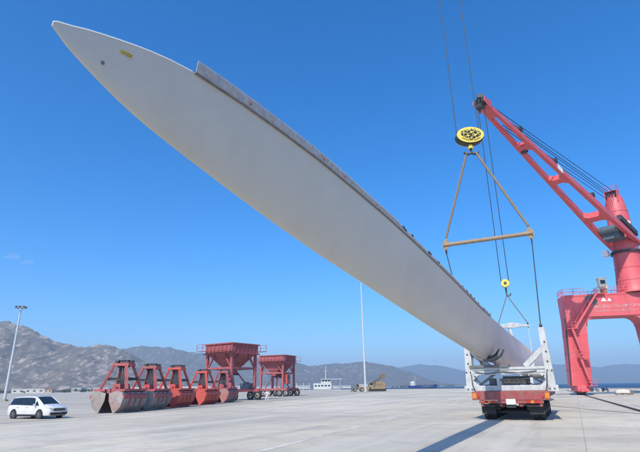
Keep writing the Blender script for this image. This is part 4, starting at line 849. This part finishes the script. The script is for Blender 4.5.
# ------------------------------------------------------------------ hoppers on wheeled frames
hwm = wheel_mesh(0.78, 0.42, False)
def hopper(loc_, rz, label, cones, sc=1.0, wide=1.0):
    t = thing('cargo_hopper', label, 'hopper', loc_, rz, 'red cargo hoppers'); S = 2.95
    for sx in (-1, 1):
        for sy in (-1, 1):
            MB().box((sx*S, sy*S, 4.7), (0.42, 0.42, 6.2)).box((sx*S, sy*S, 1.5), (0.8, 0.8, 0.24)).build('post', 'hopper_red', t)
            MB().beam((sx*S, sy*(S-0.2), 5.4), (sx*S, sy*(S-1.7), 7.6), 0.2, 0.2).beam((sx*(S-0.2), sy*S, 5.4), (sx*(S-1.7), sy*S, 7.6), 0.2, 0.2).build('knee_brace', 'hopper_red', t)
            for dx in (-0.85, 0.85): wheel(t, (sx*S, sy*S+dx, 0.78), hwm)
            MB().box((sx*S, sy*S, 0.95), (0.9, 0.5, 0.7)).tube((sx*S-0.5, sy*S-0.85, 0.78), (sx*S+0.5, sy*S-0.85, 0.78), 0.12).tube((sx*S-0.5, sy*S+0.85, 0.78), (sx*S+0.5, sy*S+0.85, 0.78), 0.12).build('axle_bracket', 'steel_dark', t)
    for s_ in (-1, 1):
        MB().box((s_*S, 0, 1.62), (0.5, 2*S+2.4, 0.5)).build('base_beam', 'hopper_red', t)
        MB().box((0, s_*S, 1.6), (2*S-0.5, 0.42, 0.42)).build('base_beam', 'hopper_red', t)
        MB().box((s_*S, 0, 5.3), (0.26, 2*S-0.42, 0.34)).build('tie_beam', 'hopper_red', t)
        MB().box((0, s_*S, 5.28), (2*S-0.42, 0.26, 0.34)).build('tie_beam', 'hopper_red', t)
        MB().beam((s_*S*0.98, s_*-S*0.6, 1.9), (s_*0.6, s_*-0.4, 5.1), 0.2, 0.2).beam((s_*S*0.98, s_*S*0.6, 1.9), (s_*0.6, s_*0.4, 5.1), 0.2, 0.2).build('inner_brace', 'hopper_red', t)
    # upright rim with ribs
    for s_ in (-1, 1):
        p1 = MB().box((s_*3.22, 0, 8.55), (0.10, 6.54, 1.55)).build('rim_panel', 'hopper_red', t)
        p2 = MB().box((0, s_*3.22, 8.55), (6.33, 0.10, 1.55)).build('rim_panel', 'hopper_red', t)
        for k_ in range(7):
            q_ = -2.85+k_*0.95
            MB().box((s_*3.33, q_, 8.55), (0.12, 0.12, 1.5)).build('rib', 'hopper_red', p1); MB().box((q_, s_*3.33, 8.55), (0.12, 0.12, 1.5)).build('rib', 'hopper_red', p2)
        MB().box((s_*3.34, 0, 9.36), (0.36, 7.0, 0.16)).box((s_*3.36, 0, 7.74), (0.40, 7.06, 0.2)).build('flange', 'hopper_red', p1)
        MB().box((0, s_*3.34, 9.37), (6.3, 0.36, 0.16)).box((0, s_*3.36, 7.75), (6.3, 0.40, 0.2)).build('flange', 'hopper_red', p2)
        w1 = MB().box((s_*3.95, 0, 8.2), (0.85, 8.6, 0.08)).build('walkway', 'hopper_red', t)
        railing('walkway_rail', [(s_*4.35, -4.3, 8.24), (s_*4.35, 4.3, 8.24)], parent=w1, mat='hopper_red', r=0.04)
    # grid over the mouth
    gr = MB()
    for k_ in range(9): gr.box((-2.8+k_*0.7, 0, 9.2), (0.10, 6.3, 0.16)); gr.box((0, -2.8+k_*0.7, 9.2), (6.3, 0.10, 0.15))
    gr.build('grid', 'hopper_red', t)
    for k_ in range(cones):
        if cones == 1: x0, x1 = -3.1, 3.1
        else: x0, x1 = (-3.1, -0.02) if k_ == 0 else (0.02, 3.1)
        cx_ = (x0+x1)/2; hw = 0.75 if cones == 1 else 0.45
        rg = [[(x0, -3.1, 7.9), (x1, -3.1, 7.9), (x1, 3.1, 7.9), (x0, 3.1, 7.9)], [(cx_-hw, -hw, 5.0), (cx_+hw, -hw, 5.0), (cx_+hw, hw, 5.0), (cx_-hw, hw, 5.0)], [(cx_-hw, -hw, 4.5), (cx_+hw, -hw, 4.5), (cx_+hw, hw, 4.5), (cx_-hw, hw, 4.5)]]
        fn = MB().loft(rg).build('funnel', 'hopper_red', t)
        for sg in (-1, 1):
            for f in (0.33, 0.66):
                z = 7.9-2.9*f; hx = 3.1+(hw-3.1)*f
                MB().box((cx_, sg*(hx+0.05), z), ((x1-x0)*(1-f)+2*hw*f, 0.12, 0.12)).build('rib', 'hopper_red', fn)
                MB().box(((x0 if sg < 0 else x1)*(1-f)+(cx_+sg*hw)*f+sg*0.05, 0, z), (0.12, 2*hx, 0.12)).build('rib', 'hopper_red', fn)
        MB().box((cx_, 0, 4.35), (2*hw+0.5, 2*hw+0.4, 0.24)).box((cx_+hw+0.5, 0, 4.35), (0.7, 0.3, 0.3)).build('gate', 'steel_dark', t)
    return t
hA = hopper((-16.1, 88.5, 0), R(11+45), 'large red hopper on wheels with slatted rim, behind the bright red grabs', 1)
hB = hopper((-10.9, 122.5, 0), R(5.4+62), 'smaller-looking red double-funnel hopper farther back, right of the large one', 2)
MB().box((-1.2, -3.2, 3.9), (1.6, 0.8, 2.2)).build('control_cabin', 'grab_bright', hB, bevel=0.03)
MB().box((-1.2, -3.62, 4.3), (1.0, 0.03, 0.7)).build('window', 'glass', hB)
gb = MB().box((2.0, -2.0, 2.35), (2.2, 1.2, 0.95)).box((2.0, -2.0, 2.9), (0.6, 0.6, 0.2)).build('generator', 'machinery', hA, bevel=0.03)

# ------------------------------------------------------------------ white minivan
cv = thing('minivan', 'white minivan with tinted windows parked left of the grabs', 'car', (-22.5, 40.4, 0), -R(23)); cv.scale = (0.93, 0.93, 0.95)
def body_ring(x, w_, zb, belt, wr, roof):
    pts = [(w_*0.80, zb), (w_*0.95, zb+0.05), (w_, zb+0.22), (w_*1.005, (zb+belt)/2+0.05), (w_*0.985, belt-0.05), (w_*0.965, belt), (wr+0.02, roof-0.10), (wr-0.06, roof-0.03), (wr*0.6, roof), ]
    return [(x, -y, z) for y, z in pts]+[(x, y, z) for y, z in reversed(pts)]
# x, half width, bottom, belt line, roof half width, roof height
ST = [(-2.56, 0.80, 0.42, 0.98, 0.66, 1.05), (-2.50, 0.90, 0.30, 1.02, 0.70, 1.30), (-2.38, 0.95, 0.25, 1.04, 0.70, 1.56), (-2.1, 0.985, 0.22, 1.05, 0.71, 1.69), (-1.5, 0.99, 0.21, 1.05, 0.73, 1.735), (-0.6, 0.99, 0.21, 1.03, 0.74, 1.75), (0.2, 0.99, 0.21, 1.01, 0.73, 1.735), (0.62, 0.99, 0.21, 1.00, 0.70, 1.68), (0.95, 0.99, 0.21, 0.995, 0.72, 1.50), (1.32, 0.99, 0.21, 0.99, 0.76, 1.27), (1.62, 0.985, 0.21, 0.97, 0.80, 1.10), (1.75, 0.98, 0.21, 0.95, 0.80, 1.06), (2.1, 0.965, 0.22, 0.90, 0.78, 0.99), (2.35, 0.93, 0.23, 0.83, 0.75, 0.92), (2.50, 0.86, 0.27, 0.75, 0.70, 0.83), (2.57, 0.74, 0.34, 0.66, 0.60, 0.72)]
MB().loft([body_ring(*s_) for s_ in ST]).build('body', 'car_white', cv, smooth=True)
def bs(x):
    for a, b in zip(ST, ST[1:]):
        if x <= b[0]:
            f = (x-a[0])/(b[0]-a[0]); return [p_+(q_-p_)*f for p_, q_ in zip(a, b)]
    return list(ST[-1])
def side_pt(x, v, sg, off=0.022):
    """v 0 at the belt line, 1 at the roof edge"""
    _, w_, zb, belt, wr, roof = bs(x); return (x, sg*(w_*0.965+(wr+0.02-w_*0.965)*v+off), belt+(roof-0.10-belt)*v+off*0.5)
def panel(pts, name, mat, par, push):
    m = MB(); n = len(pts); bk = [(p_[0]-push[0], p_[1]-push[1], p_[2]-push[2]) for p_ in pts]
    m.add(pts+bk, [list(range(n)), list(range(n, 2*n))[::-1]]+[[i, (i+1) % n, (i+1) % n+n, i+n] for i in range(n)]); return m.build(name, mat, par)
for sg in (-1, 1):
    for xa, xb, v0b, v1b in ((-2.28, -1.405, 0.03, 0.95), (-1.385, -0.31, 0.03, 0.97), (-0.29, 0.80, 0.03, 0.97)):
        xt = min(xb, 0.52); lo = [side_pt(xa+(xb-xa)*k_/4, v0b, sg) for k_ in range(5)]; top_ = [side_pt(xa+0.16*(xa < -2)+(xt-xa-0.16*(xa < -2))*k_/4, v1b, sg) for k_ in range(5)][::-1]
        panel(lo+top_, 'side_window', 'glass', cv, (0, sg*0.03, 0))
    panel([side_pt(0.83, 0.03, sg), side_pt(1.30, 0.04, sg), side_pt(0.79, 0.78, sg)], 'quarter_window', 'glass', cv, (0, sg*0.03, 0))
    for x in (-1.39, -0.29, 0.86):
        MB().loft([[(x-0.008, sg*(bs(x)[1]*q_+0.003), z), (x+0.008, sg*(bs(x)[1]*q_+0.003), z), (x+0.008, sg*(bs(x)[1]*q_-0.03), z), (x-0.008, sg*(bs(x)[1]*q_-0.03), z)] for z, q_ in ((0.40, 1.0), (0.66, 1.006), (0.98, 0.985))]).build('door_seam', 'seam', cv)
    for x in (-1.15, 0.0): MB().box((x, sg*1.0, 0.88), (0.20, 0.035, 0.035)).build('door_handle', 'chrome', cv)
    MB().box((-0.2, sg*0.985, 0.30), (2.6, 0.04, 0.10)).build('sill_trim', 'black_trim', cv)
    mr = MB().ball((0.98, sg*1.12, 1.07), (0.09, 0.13, 0.09), 12, 8).box((1.0, sg*1.0, 1.03), (0.08, 0.14, 0.05)).build('mirror', 'car_white', cv, smooth=True)
    # lamps
    panel([(2.28, sg*0.93, 0.74), (2.50, sg*0.80, 0.72), (2.575, sg*0.58, 0.70), (2.545, sg*0.60, 0.79), (2.42, sg*0.80, 0.845), (2.2, sg*0.955, 0.86)], 'headlight', 'lens', cv, (0.03, sg*0.03, 0))
    MB().tube((2.53, sg*0.72, 0.42), (2.56, sg*0.72, 0.42), 0.07, n=12).build('fog_lamp', 'lens', cv)
    panel([(-2.56, sg*0.62, 0.96), (-2.50, sg*0.90, 0.98), (-2.32, sg*0.965, 0.98), (-2.36, sg*0.945, 1.12), (-2.50, sg*0.84, 1.14), (-2.545, sg*0.62, 1.1)], 'tail_light', 'lamp_red', cv, (-0.03, sg*0.03, 0))
# windscreen follows the sloping front of the cabin
ws = []
for k_ in range(7):
    x = 0.60+(1.58-0.60)*k_/6; _, w_, zb, belt, wr, roof = bs(x); ws.append([(x+0.012, y*(wr-0.02)*1.0, roof-0.03*abs(y)**3+0.014-0.02) for y in (-0.98, -0.6, 0, 0.6, 0.98)])
wsm = MB(); wsm.loft(ws, closed=False, cap=False)
wsb = [[(x-0.02, y, z-0.03) for x, y, z in r_] for r_ in ws]; 
wsm.v = [(x, y, z+0.018) for x, y, z in wsm.v]; wsm.build('windscreen', 'glass', cv, smooth=True)
for sg in (-1, 1):
    MB().path([(bs(x)[0]+0.012, sg*(bs(x)[4]-0.0), bs(x)[5]-0.022) for x in (0.58, 0.8, 1.05, 1.32, 1.6)], 0.028).build('windscreen_pillar', 'car_white', cv)
MB().prism([(-0.52, 0.60), (0.52, 0.60), (0.56, 0.72), (0.46, 0.80), (-0.46, 0.80), (-0.56, 0.72)], 2.50, 2.585, lambda x, y, z: (y, x, z)).build('grille', 'black_trim', cv)
for z in (0.67, 0.735): MB().box((2.588, 0, z), (0.012, 0.92, 0.012)).build('grille_bar', 'alloy', cv)
MB().box((2.59, 0, 0.805), (0.02, 0.9, 0.014)).build('grille_trim', 'chrome', cv)
MB().prism([(-0.72, 0.29), (0.72, 0.29), (0.84, 0.47), (0.55, 0.49), (-0.55, 0.49), (-0.84, 0.47)], 2.42, 2.585, lambda x, y, z: (y, x, z)).build('lower_intake', 'black_trim', cv)
MB().box((2.592, 0, 0.53), (0.012, 0.46, 0.11)).build('licence_plate', 'plate_white', cv)
MB().box((-0.6, 0.62, 1.775), (2.4, 0.03, 0.03)).box((-0.6, -0.62, 1.775), (2.4, 0.03, 0.03)).build('roof_rail', 'chrome', cv)
MB().box((0.05, 0, 0.26), (4.5, 1.7, 0.14)).build('underbody', 'black_trim', cv)
ty_, rm_ = wheel_mesh(0.345, 0.235, False)
sp = MB(); sp.tube((-0.06, 0, 0), (0.10, 0, 0), 0.235, n=24)
for k_ in range(5):
    a_ = 2*math.pi*k_/5
    for d_ in (-0.14, 0.14): sp.beam((0.112, 0.04*math.cos(a_), 0.04*math.sin(a_)), (0.112, 0.22*math.cos(a_+d_), 0.22*math.sin(a_+d_)), 0.035, 0.022)
spm = sp.mesh('rim', 'alloy')
for x in (-1.58, 1.50):
    for sg in (-1, 1):
        ar = MB().tube((x, sg*0.90, 0.36), (x, sg*1.001, 0.36), 0.405, n=30).build('wheel_arch', 'black_trim', cv)
        wv = wheel(cv, (x, sg*0.90, 0.345), (ty_, spm), R(90)*sg)

# ------------------------------------------------------------------ lamp masts
def mast(x, y, h, label, r=0.32):
    t = thing('light_mast', label, 'light mast', (x, y, 0), 0, 'tall port light masts')
    MB().box((0, 0, 0.15), (1.2, 1.2, 0.3)).tube((0, 0, 0.3), (0, 0, 0.36), 0.55, n=12).build('base', 'kerb', t)
    MB().tube((0, 0, 0.3), (0, 0, h), r, r*0.5, n=14).build('pole', 'galv', t, smooth=True)
    hd_ = MB(); ring_ = [(math.cos(2*math.pi*i/18)*1.0, math.sin(2*math.pi*i/18)*1.0, h-0.1) for i in range(19)]
    hd_.path(ring_, 0.06, 6)
    for a_ in range(0, 360, 90): hd_.beam((0, 0, h-0.1), (math.cos(R(a_)), math.sin(R(a_)), h-0.1), 0.08, 0.08)
    hd_.tube((0, 0, h-0.3), (0, 0, h+0.5), 0.18, n=10); hd_.build('headframe', 'galv', t)
    for k_ in range(8):
        a_ = 2*math.pi*k_/8+0.3; c = Vector((math.cos(a_)*1.15, math.sin(a_)*1.15, h-0.05))
        MB().box(c, (0.28, 0.5, 0.42), rz=a_, ry=R(25)).build('floodlight', 'machinery', t)
    return t
mast(-73.4, 117.3, 21.6, 'pale light mast with floodlight ring standing behind the white minivan')
mast(13.3, 157.0, 36.0, 'pale light mast whose top disappears behind the blade', 0.34)

# ------------------------------------------------------------------ boats
def hull(t, L, W, H, mat, sheer=0.5, name='hull'):
    rg = []
    for f in (0, 0.08, 0.25, 0.5, 0.72, 0.88, 0.97, 1.0):
        wf = (0.80 if f < 0.05 else 1.0) if f < 0.6 else max(0.03, math.cos((f-0.6)/0.4*math.pi/2)**0.7); x = -L/2+L*f; zt = H+sheer*max(0, f-0.55)**2*5
        rg.append([(x, -W/2*wf, zt), (x-(0.06*L*(f > 0.8)*(f-0.8)*3), -W/2*wf*0.75, -0.5), (x-(0.06*L*(f > 0.8)*(f-0.8)*3), W/2*wf*0.75, -0.5), (x, W/2*wf, zt)])
    return MB().loft(rg).build(name, mat, t)
bt = thing('ferry_boat', 'white ferry boat with mast moored beyond the quay, right of the hoppers', 'boat', (-4.5, 372, -3.6), R(4)); bt.scale = (1.75, 1.5, 1.15)
hull(bt, 21, 5.5, 3.2, 'boat_white', 0.3); MB().box((0, -2.6, 1.4), (16, 0.5, 0.5)).build('rubbing_strake', 'boat_teal', bt)
ch_ = MB().box((2.5, 0, 5.2), (7.5, 4.4, 3.6)).box((4.0, 0, 8.2), (4.0, 3.8, 2.2)).build('deckhouse', 'boat_white', bt, bevel=0.1)
for k_ in range(5): MB().box((-0.4+k_*1.4, -2.22, 5.6), (0.9, 0.06, 0.9)).build('window', 'window_dark', ch_)
for k_ in range(3): MB().box((2.8+k_*1.2, -1.92, 8.4), (0.8, 0.06, 0.8)).build('window', 'window_dark', ch_)
MB().box((6.2, 0, 9.5), (9.0, 5.0, 0.35)).build('roof', 'boat_white', bt)
MB().box((-5.5, 0, 8.0), (6.0, 4.6, 0.3)).build('canopy', 'machinery', bt)
for x in (-8.2, -5.5, -3.0, 9.8):
    for y in (-2.1, 2.1): MB().tube((x, y, 3.0), (x, y, 8.0 if x < 0 else 9.4), 0.1, n=6).build('stanchion', 'boat_white', bt)
MB().tube((4.0, 0, 9.6), (4.0, 0, 18), 0.14, 0.08, n=8).beam((2.8, 0, 14.5), (5.2, 0, 14.5), 0.1, 0.1).build('mast', 'boat_white', bt)
MB().tube((-9.5, 0, 3.2), (-9.5, 0, 7), 0.08, n=6).build('flag_pole', 'boat_white', bt)
sp_ = thing('cargo_ship', 'small dark blue cargo ship with high bow on the water right of the light mast', 'ship', (86.5, 438, -3.6), R(-4))
hull(sp_, 25, 5, 5.6, 'ship_blue', 0.9)
MB().box((4.0, -2.30, 4.6), (9.0, 0.5, 1.1)).build('pale_band', 'machinery', sp_)
MB().box((-8.6, 0, 6.4), (3.6, 3.6, 2.8)).box((-8.4, 0, 8.4), (2.6, 3.0, 1.4)).build('wheelhouse', 'boat_white', sp_, bevel=0.05)
for k_ in range(3): MB().box((-9.6+k_*1.0, -1.83, 6.9), (0.6, 0.05, 0.6)).build('window', 'window_dark', sp_)
MB().tube((-6.0, 0, 4.0), (-6.0, 0, 14), 0.14, 0.08, n=8).beam((-7.0, 0, 11), (-5.0, 0, 11), 0.08, 0.08).build('mast', 'boat_white', sp_)
MB().box((-1, 0, 5.8), (8, 3.6, 0.7)).build('hatch', 'machinery', sp_)

# ------------------------------------------------------------------ yellow machines by the quay
lm = thing('conveyor_loader', 'yellow crawler loader with dark conveyor boom slanting up, right of the light mast', 'machine', (20.8, 203, 0), R(2))
for y in (-1.4, 1.4):
    MB().prism([(-2.6, 0.35), (-2.2, 0.0), (4.0, 0.0), (4.5, 0.4), (4.3, 0.9), (-2.3, 0.9)], y-0.35, y+0.35).build('track', 'tyre', lm)
MB().box((1.2, 0, 1.25), (5.6, 3.0, 0.7)).build('chassis', 'machine_yellow', lm, bevel=0.05)
cb_ = MB().prism([(0.2, 1.6), (4.2, 1.6), (4.2, 3.0), (3.4, 3.6), (0.6, 3.6)], -1.3, 1.3).build('engine_housing', 'machine_yellow', lm, bevel=0.05)
for k_ in range(4): MB().box((1.0+k_*0.7, -1.33, 2.5), (0.4, 0.06, 1.0)).build('louvre', 'machine_brown', cb_)
cc_ = MB().box((-1.4, -0.7, 2.6), (1.5, 1.4, 2.0)).build('cab', 'machine_yellow', lm, bevel=0.08); MB().box((-1.4, -1.42, 2.9), (1.1, 0.04, 1.0)).build('window', 'glass', cc_)
cvy = MB()
for y in (-0.6, 0.6):
    for z0 in (0, 0.9): cvy.beam((-2.6, y, 1.6+z0), (3.6, y, 5.2+z0), 0.16, 0.16)
    for k_ in range(9): cvy.beam((-2.6+k_*0.69, y, 1.6+k_*0.4), (-2.6+(k_+0.7)*0.69, y, 2.5+(k_+0.7)*0.4), 0.1, 0.1)
cvy.beam((-2.6, 0, 2.4), (3.6, 0, 6.0), 1.2, 0.15); cvy.build('conveyor', 'machine_brown', lm)
MB().prism([(2.6, 5.2), (4.4, 5.0), (4.5, 6.6), (3.2, 6.9), (2.2, 6.0)], -0.9, 0.9).build('discharge_head', 'machine_brown', lm)
MB().beam((1.8, -0.6, 3.4), (2.8, -0.6, 5.4), 0.2, 0.2).beam((1.8, 0.6, 3.4), (2.8, 0.6, 5.4), 0.2, 0.2).build('strut', 'machine_yellow', lm)
MB().prism([(-4.6, 0.2), (-2.6, 0.2), (-2.2, 1.8), (-4.9, 1.8)], -1.3, 1.3).build('feed_hopper', 'machine_yellow', lm)
ld = thing('wheel_loader', 'low dusty yellow wheel loader just left of the light mast foot', 'loader', (14.3, 204, 0), R(184))
lwm = wheel_mesh(0.72, 0.5, False)
for x in (-1.3, 1.3):
    for y in (-0.9, 0.9): wheel(ld, (x, y, 0.72), lwm, R(90))
MB().prism([(-2.2, 0.9), (-0.2, 0.8), (-0.1, 1.5), (-0.6, 1.9), (-2.1, 1.8)], -0.7, 0.7).build('engine_cover', 'machine_yellow', ld, bevel=0.05)
cc_ = MB().box((0.2, 0, 2.1), (1.1, 1.2, 1.5)).build('cab', 'machine_brown', ld, bevel=0.08); MB().box((0.2, 0.61, 2.3), (0.8, 0.04, 0.8)).build('window', 'glass', cc_)
for y in (-0.5, 0.5): MB().beam((0.6, y, 1.3), (2.3, y, 0.6), 0.18, 0.3).build('lift_arm', 'machine_yellow', ld)
MB().prism([(2.3, 0.1), (3.2, 0.15), (2.8, 0.4), (2.5, 1.0), (2.3, 1.1)], -1.1, 1.1).build('bucket', 'machine_brown', ld)

# ------------------------------------------------------------------ motorbikes and a covered bundle near the crane
def bike(label):
    t = thing('motorbike', label, 'motorbike', (0, 0, 0), 0, 'motorbikes parked by the quay')
    wm = wheel_mesh(0.30, 0.11, False)
    for x in (-0.62, 0.62): wheel(t, (x, 0, 0.30), wm, R(90))
    MB().prism([(-0.95, 0.62), (-0.4, 0.45), (0.1, 0.32), (0.38, 0.38), (0.45, 0.85), (0.55, 1.0), (0.42, 1.02), (0.25, 0.6), (0.0, 0.52), (-0.2, 0.72), (-0.9, 0.76)], -0.14, 0.14).build('body', 'bike_blue', t, bevel=0.03)
    MB().prism([(-0.85, 0.76), (-0.15, 0.72), (-0.12, 0.80), (-0.5, 0.86), (-0.85, 0.86)], -0.13, 0.13).build('seat', 'bike', t, bevel=0.02)
    MB().tube((0.62, -0.09, 0.30), (0.46, -0.07, 0.95), 0.03).tube((0.62, 0.09, 0.30), (0.46, 0.07, 0.95), 0.03).build('fork', 'chrome', t)
    MB().tube((0.40, -0.34, 1.06), (0.40, 0.34, 1.06), 0.025).tube((0.4, 0, 0.95), (0.4, 0, 1.06), 0.04).build('handlebar', 'bike', t)
    MB().ball((0.56, 0, 0.95), (0.08, 0.10, 0.09)).build('headlamp', 'lens', t)
    for y in (-0.3, 0.3): MB().beam((0.42, y*0.8, 1.06), (0.38, y, 1.22), 0.02, 0.02).box((0.38, y, 1.26), (0.03, 0.14, 0.09)).build('mirror', 'bike', t)
    MB().tube((-0.2, -0.16, 0.32), (-0.9, -0.18, 0.40), 0.05, 0.06).build('exhaust', 'steel_dark', t)
    return t
b1 = bike('dark motorbike right of the crane leg, the left one of the pair'); b1.location = (62.3, 116.5, 0); b1.rotation_euler = (0, 0, R(-20))
b2 = copy_tree(b1); b2.location = (64.6, 116.2, 0); b2.rotation_euler = (0, 0, R(10)); b2['label'] = 'dark motorbike right of the crane leg, the right one of the pair'
bx_ = thing('covered_bundle', 'low white tarpaulin-covered bundle on the apron at the right edge', 'bundle', (50.6, 86.0, 0), R(-20))
MB().box((0, 0, 0.16), (2.2, 1.3, 0.10)).box((-0.85, 0, 0.055), (0.15, 1.3, 0.11)).box((0, 0, 0.055), (0.15, 1.3, 0.11)).box((0.85, 0, 0.055), (0.15, 1.3, 0.11)).build('pallet', 'machine_brown', bx_)
rg = []
for k_, (z, sx, sy) in enumerate(((0.24, 1.12, 0.68), (0.5, 1.16, 0.7), (0.72, 1.0, 0.58), (0.84, 0.6, 0.34), (0.86, 0.2, 0.1))):
    rg.append([(math.copysign(abs(math.cos(a_))**0.5, math.cos(a_))*sx*(1+0.05*math.sin(5*a_+k_)), math.copysign(abs(math.sin(a_))**0.5, math.sin(a_))*sy, z+0.04*math.sin(3*a_+2*k_)) for a_ in [2*math.pi*i/28 for i in range(28)]])
MB().loft(rg).build('tarpaulin', 'tarp', bx_, smooth=True)
MB().box((1.3, 0.1, 0.3), (0.5, 0.9, 0.6)).build('crate', 'machine_brown', bx_)

# ------------------------------------------------------------------ person walking by the hopper wheels
def skin(name, verts, edges, radii, mat, parent, root_i=0):
    me = bpy.data.meshes.new(name); me.from_pydata(verts, edges, []); o = bpy.data.objects.new(name, me); COL.objects.link(o); o.parent = parent
    md = o.modifiers.new('skin', 'SKIN'); sv_ = me.skin_vertices[0].data if me.skin_vertices else None
    if sv_ is None:
        bm = bmesh.new(); bm.from_mesh(me); bm.verts.layers.skin.verify(); bm.to_mesh(me); bm.free(); sv_ = me.skin_vertices[0].data
    for i, r_ in enumerate(radii): sv_[i].radius = (r_, r_) if not hasattr(r_, '__len__') else r_
    sv_[root_i].use_root = True
    md.use_smooth_shade = True; sd = o.modifiers.new('sub', 'SUBSURF'); sd.levels = 1; sd.render_levels = 2
    me.materials.append(M[mat]); return o
ps = thing('person', 'person in white clothes walking past the hopper wheels', 'person', (-8.25, 75.5, 0), R(12))
V = [(0, 0, .95), (0, 0, 1.12), (0, 0.01, 1.32), (0, 0, 1.44), (0, -0.01, 1.53), (0, -0.02, 1.62), (0, -0.01, 1.72),
     (-.10, 0, .88), (-.17, -.12, .50), (-.24, -.02, .09), (-.25, -.15, .04), (.10, 0, .88), (.16, .02, .50), (.20, .16, .10), (.22, .04, .05),
     (-.19, .01, 1.40), (-.26, .06, 1.14), (-.27, -.04, .92), (-.27, -.08, .84), (.19, .01, 1.40), (.27, -.02, 1.14), (.30, -.14, .95), (.31, -.18, .87)]
Ed = [(0, 1), (1, 2), (2, 3), (3, 4), (4, 5), (5, 6), (0, 7), (7, 8), (8, 9), (9, 10), (0, 11), (11, 12), (12, 13), (13, 14), (2, 15), (15, 16), (16, 17), (17, 18), (2, 19), (19, 20), (20, 21), (21, 22)]
Ra = [(.13, .10), (.125, .10), (.15, .11), .07, .055, (.08, .09), (.075, .085), .085, .06, .04, .035, .085, .06, .04, .035, .055, .042, .032, .04, .055, .042, .032, .04]
for hand, dy in ((18, -0.02), (22, -0.03)):
    hx, hy, hz = V[hand]
    for k_, (dx, ln) in enumerate(((-.028, .07), (-.010, .08), (.010, .078), (.028, .06))):
        V += [(hx+dx*0.4, hy+dy+dx, hz-.03), (hx+dx*0.3, hy+dy+dx*1.2-.012, hz-.03-ln)]; Ed += [(hand, len(V)-2), (len(V)-2, len(V)-1)]; Ra += [.009, .008]
    V.append((hx-0.02, hy+dy-.05, hz-.02)); Ed.append((hand, len(V)-1)); Ra.append(.010)
body = skin('body', V, Ed, Ra, 'skin', ps)
skin('shirt', [V[0], V[1], V[2], (0, 0, 1.43), V[15], V[16], V[17], V[19], V[20], V[21]], [(0, 1), (1, 2), (2, 3), (2, 4), (4, 5), (5, 6), (2, 7), (7, 8), (8, 9)], [(.16, .125), (.15, .125), (.175, .135), .085, .072, .058, .046, .072, .058, .046], 'cloth_white', ps)
skin('trousers', [(0, 0, .96), V[7], V[8], (-.238, -.03, .13), V[11], V[12], (.198, .15, .13)], [(0, 1), (1, 2), (2, 3), (0, 4), (4, 5), (5, 6)], [(.155, .125), .11, .082, .066, .11, .082, .066], 'cloth_white', ps)
MB().ball((0, 0.01, 1.72), (0.105, 0.115, 0.085), 14, 8).box((0, -0.12, 1.71), (0.17, 0.10, 0.015)).build('helmet', 'cloth_red', ps, smooth=True)
for x in (-0.032, 0.032): MB().ball((x, -0.105, 1.645), 0.011, 8, 6).build('eye', 'black_trim', body)
MB().ball((0, -0.118, 1.615), (0.014, 0.022, 0.026), 8, 6).build('nose', 'skin', body); MB().box((0, -0.108, 1.575), (0.05, 0.01, 0.012)).build('mouth', 'cloth_red', body)
for p_, q_ in ((V[9], V[10]), (V[13], V[14])): MB().ball((q_[0], q_[1]-0.0+0.03, 0.045), (0.05, 0.14, 0.045), 12, 6).build('shoe', 'cloth_dark', ps)

# ------------------------------------------------------------------ sea haze
hz = MB(); hz.box((0, 3900, 205), (17600, 10000, 422)); ho = hz.build('haze', 'pad'); ho.data.materials.clear(); ho['kind'] = 'stuff'; ho['label'] = 'pale bluish sea haze between the quay and the mountains'; ho['category'] = 'haze'
hm = bpy.data.materials.new('haze_air'); hm.use_nodes = True; ht = hm.node_tree
ht.nodes.remove(ht.nodes['Principled BSDF']); pv = ht.nodes.new('ShaderNodeVolumePrincipled')
pv.inputs['Color'].default_value = (0.54, 0.76, 1.0, 1); pv.inputs['Density'].default_value = 0.00018; pv.inputs['Anisotropy'].default_value = 0.0
ht.links.new(pv.outputs[0], ht.nodes['Material Output'].inputs['Volume']); ho.data.materials.append(hm)
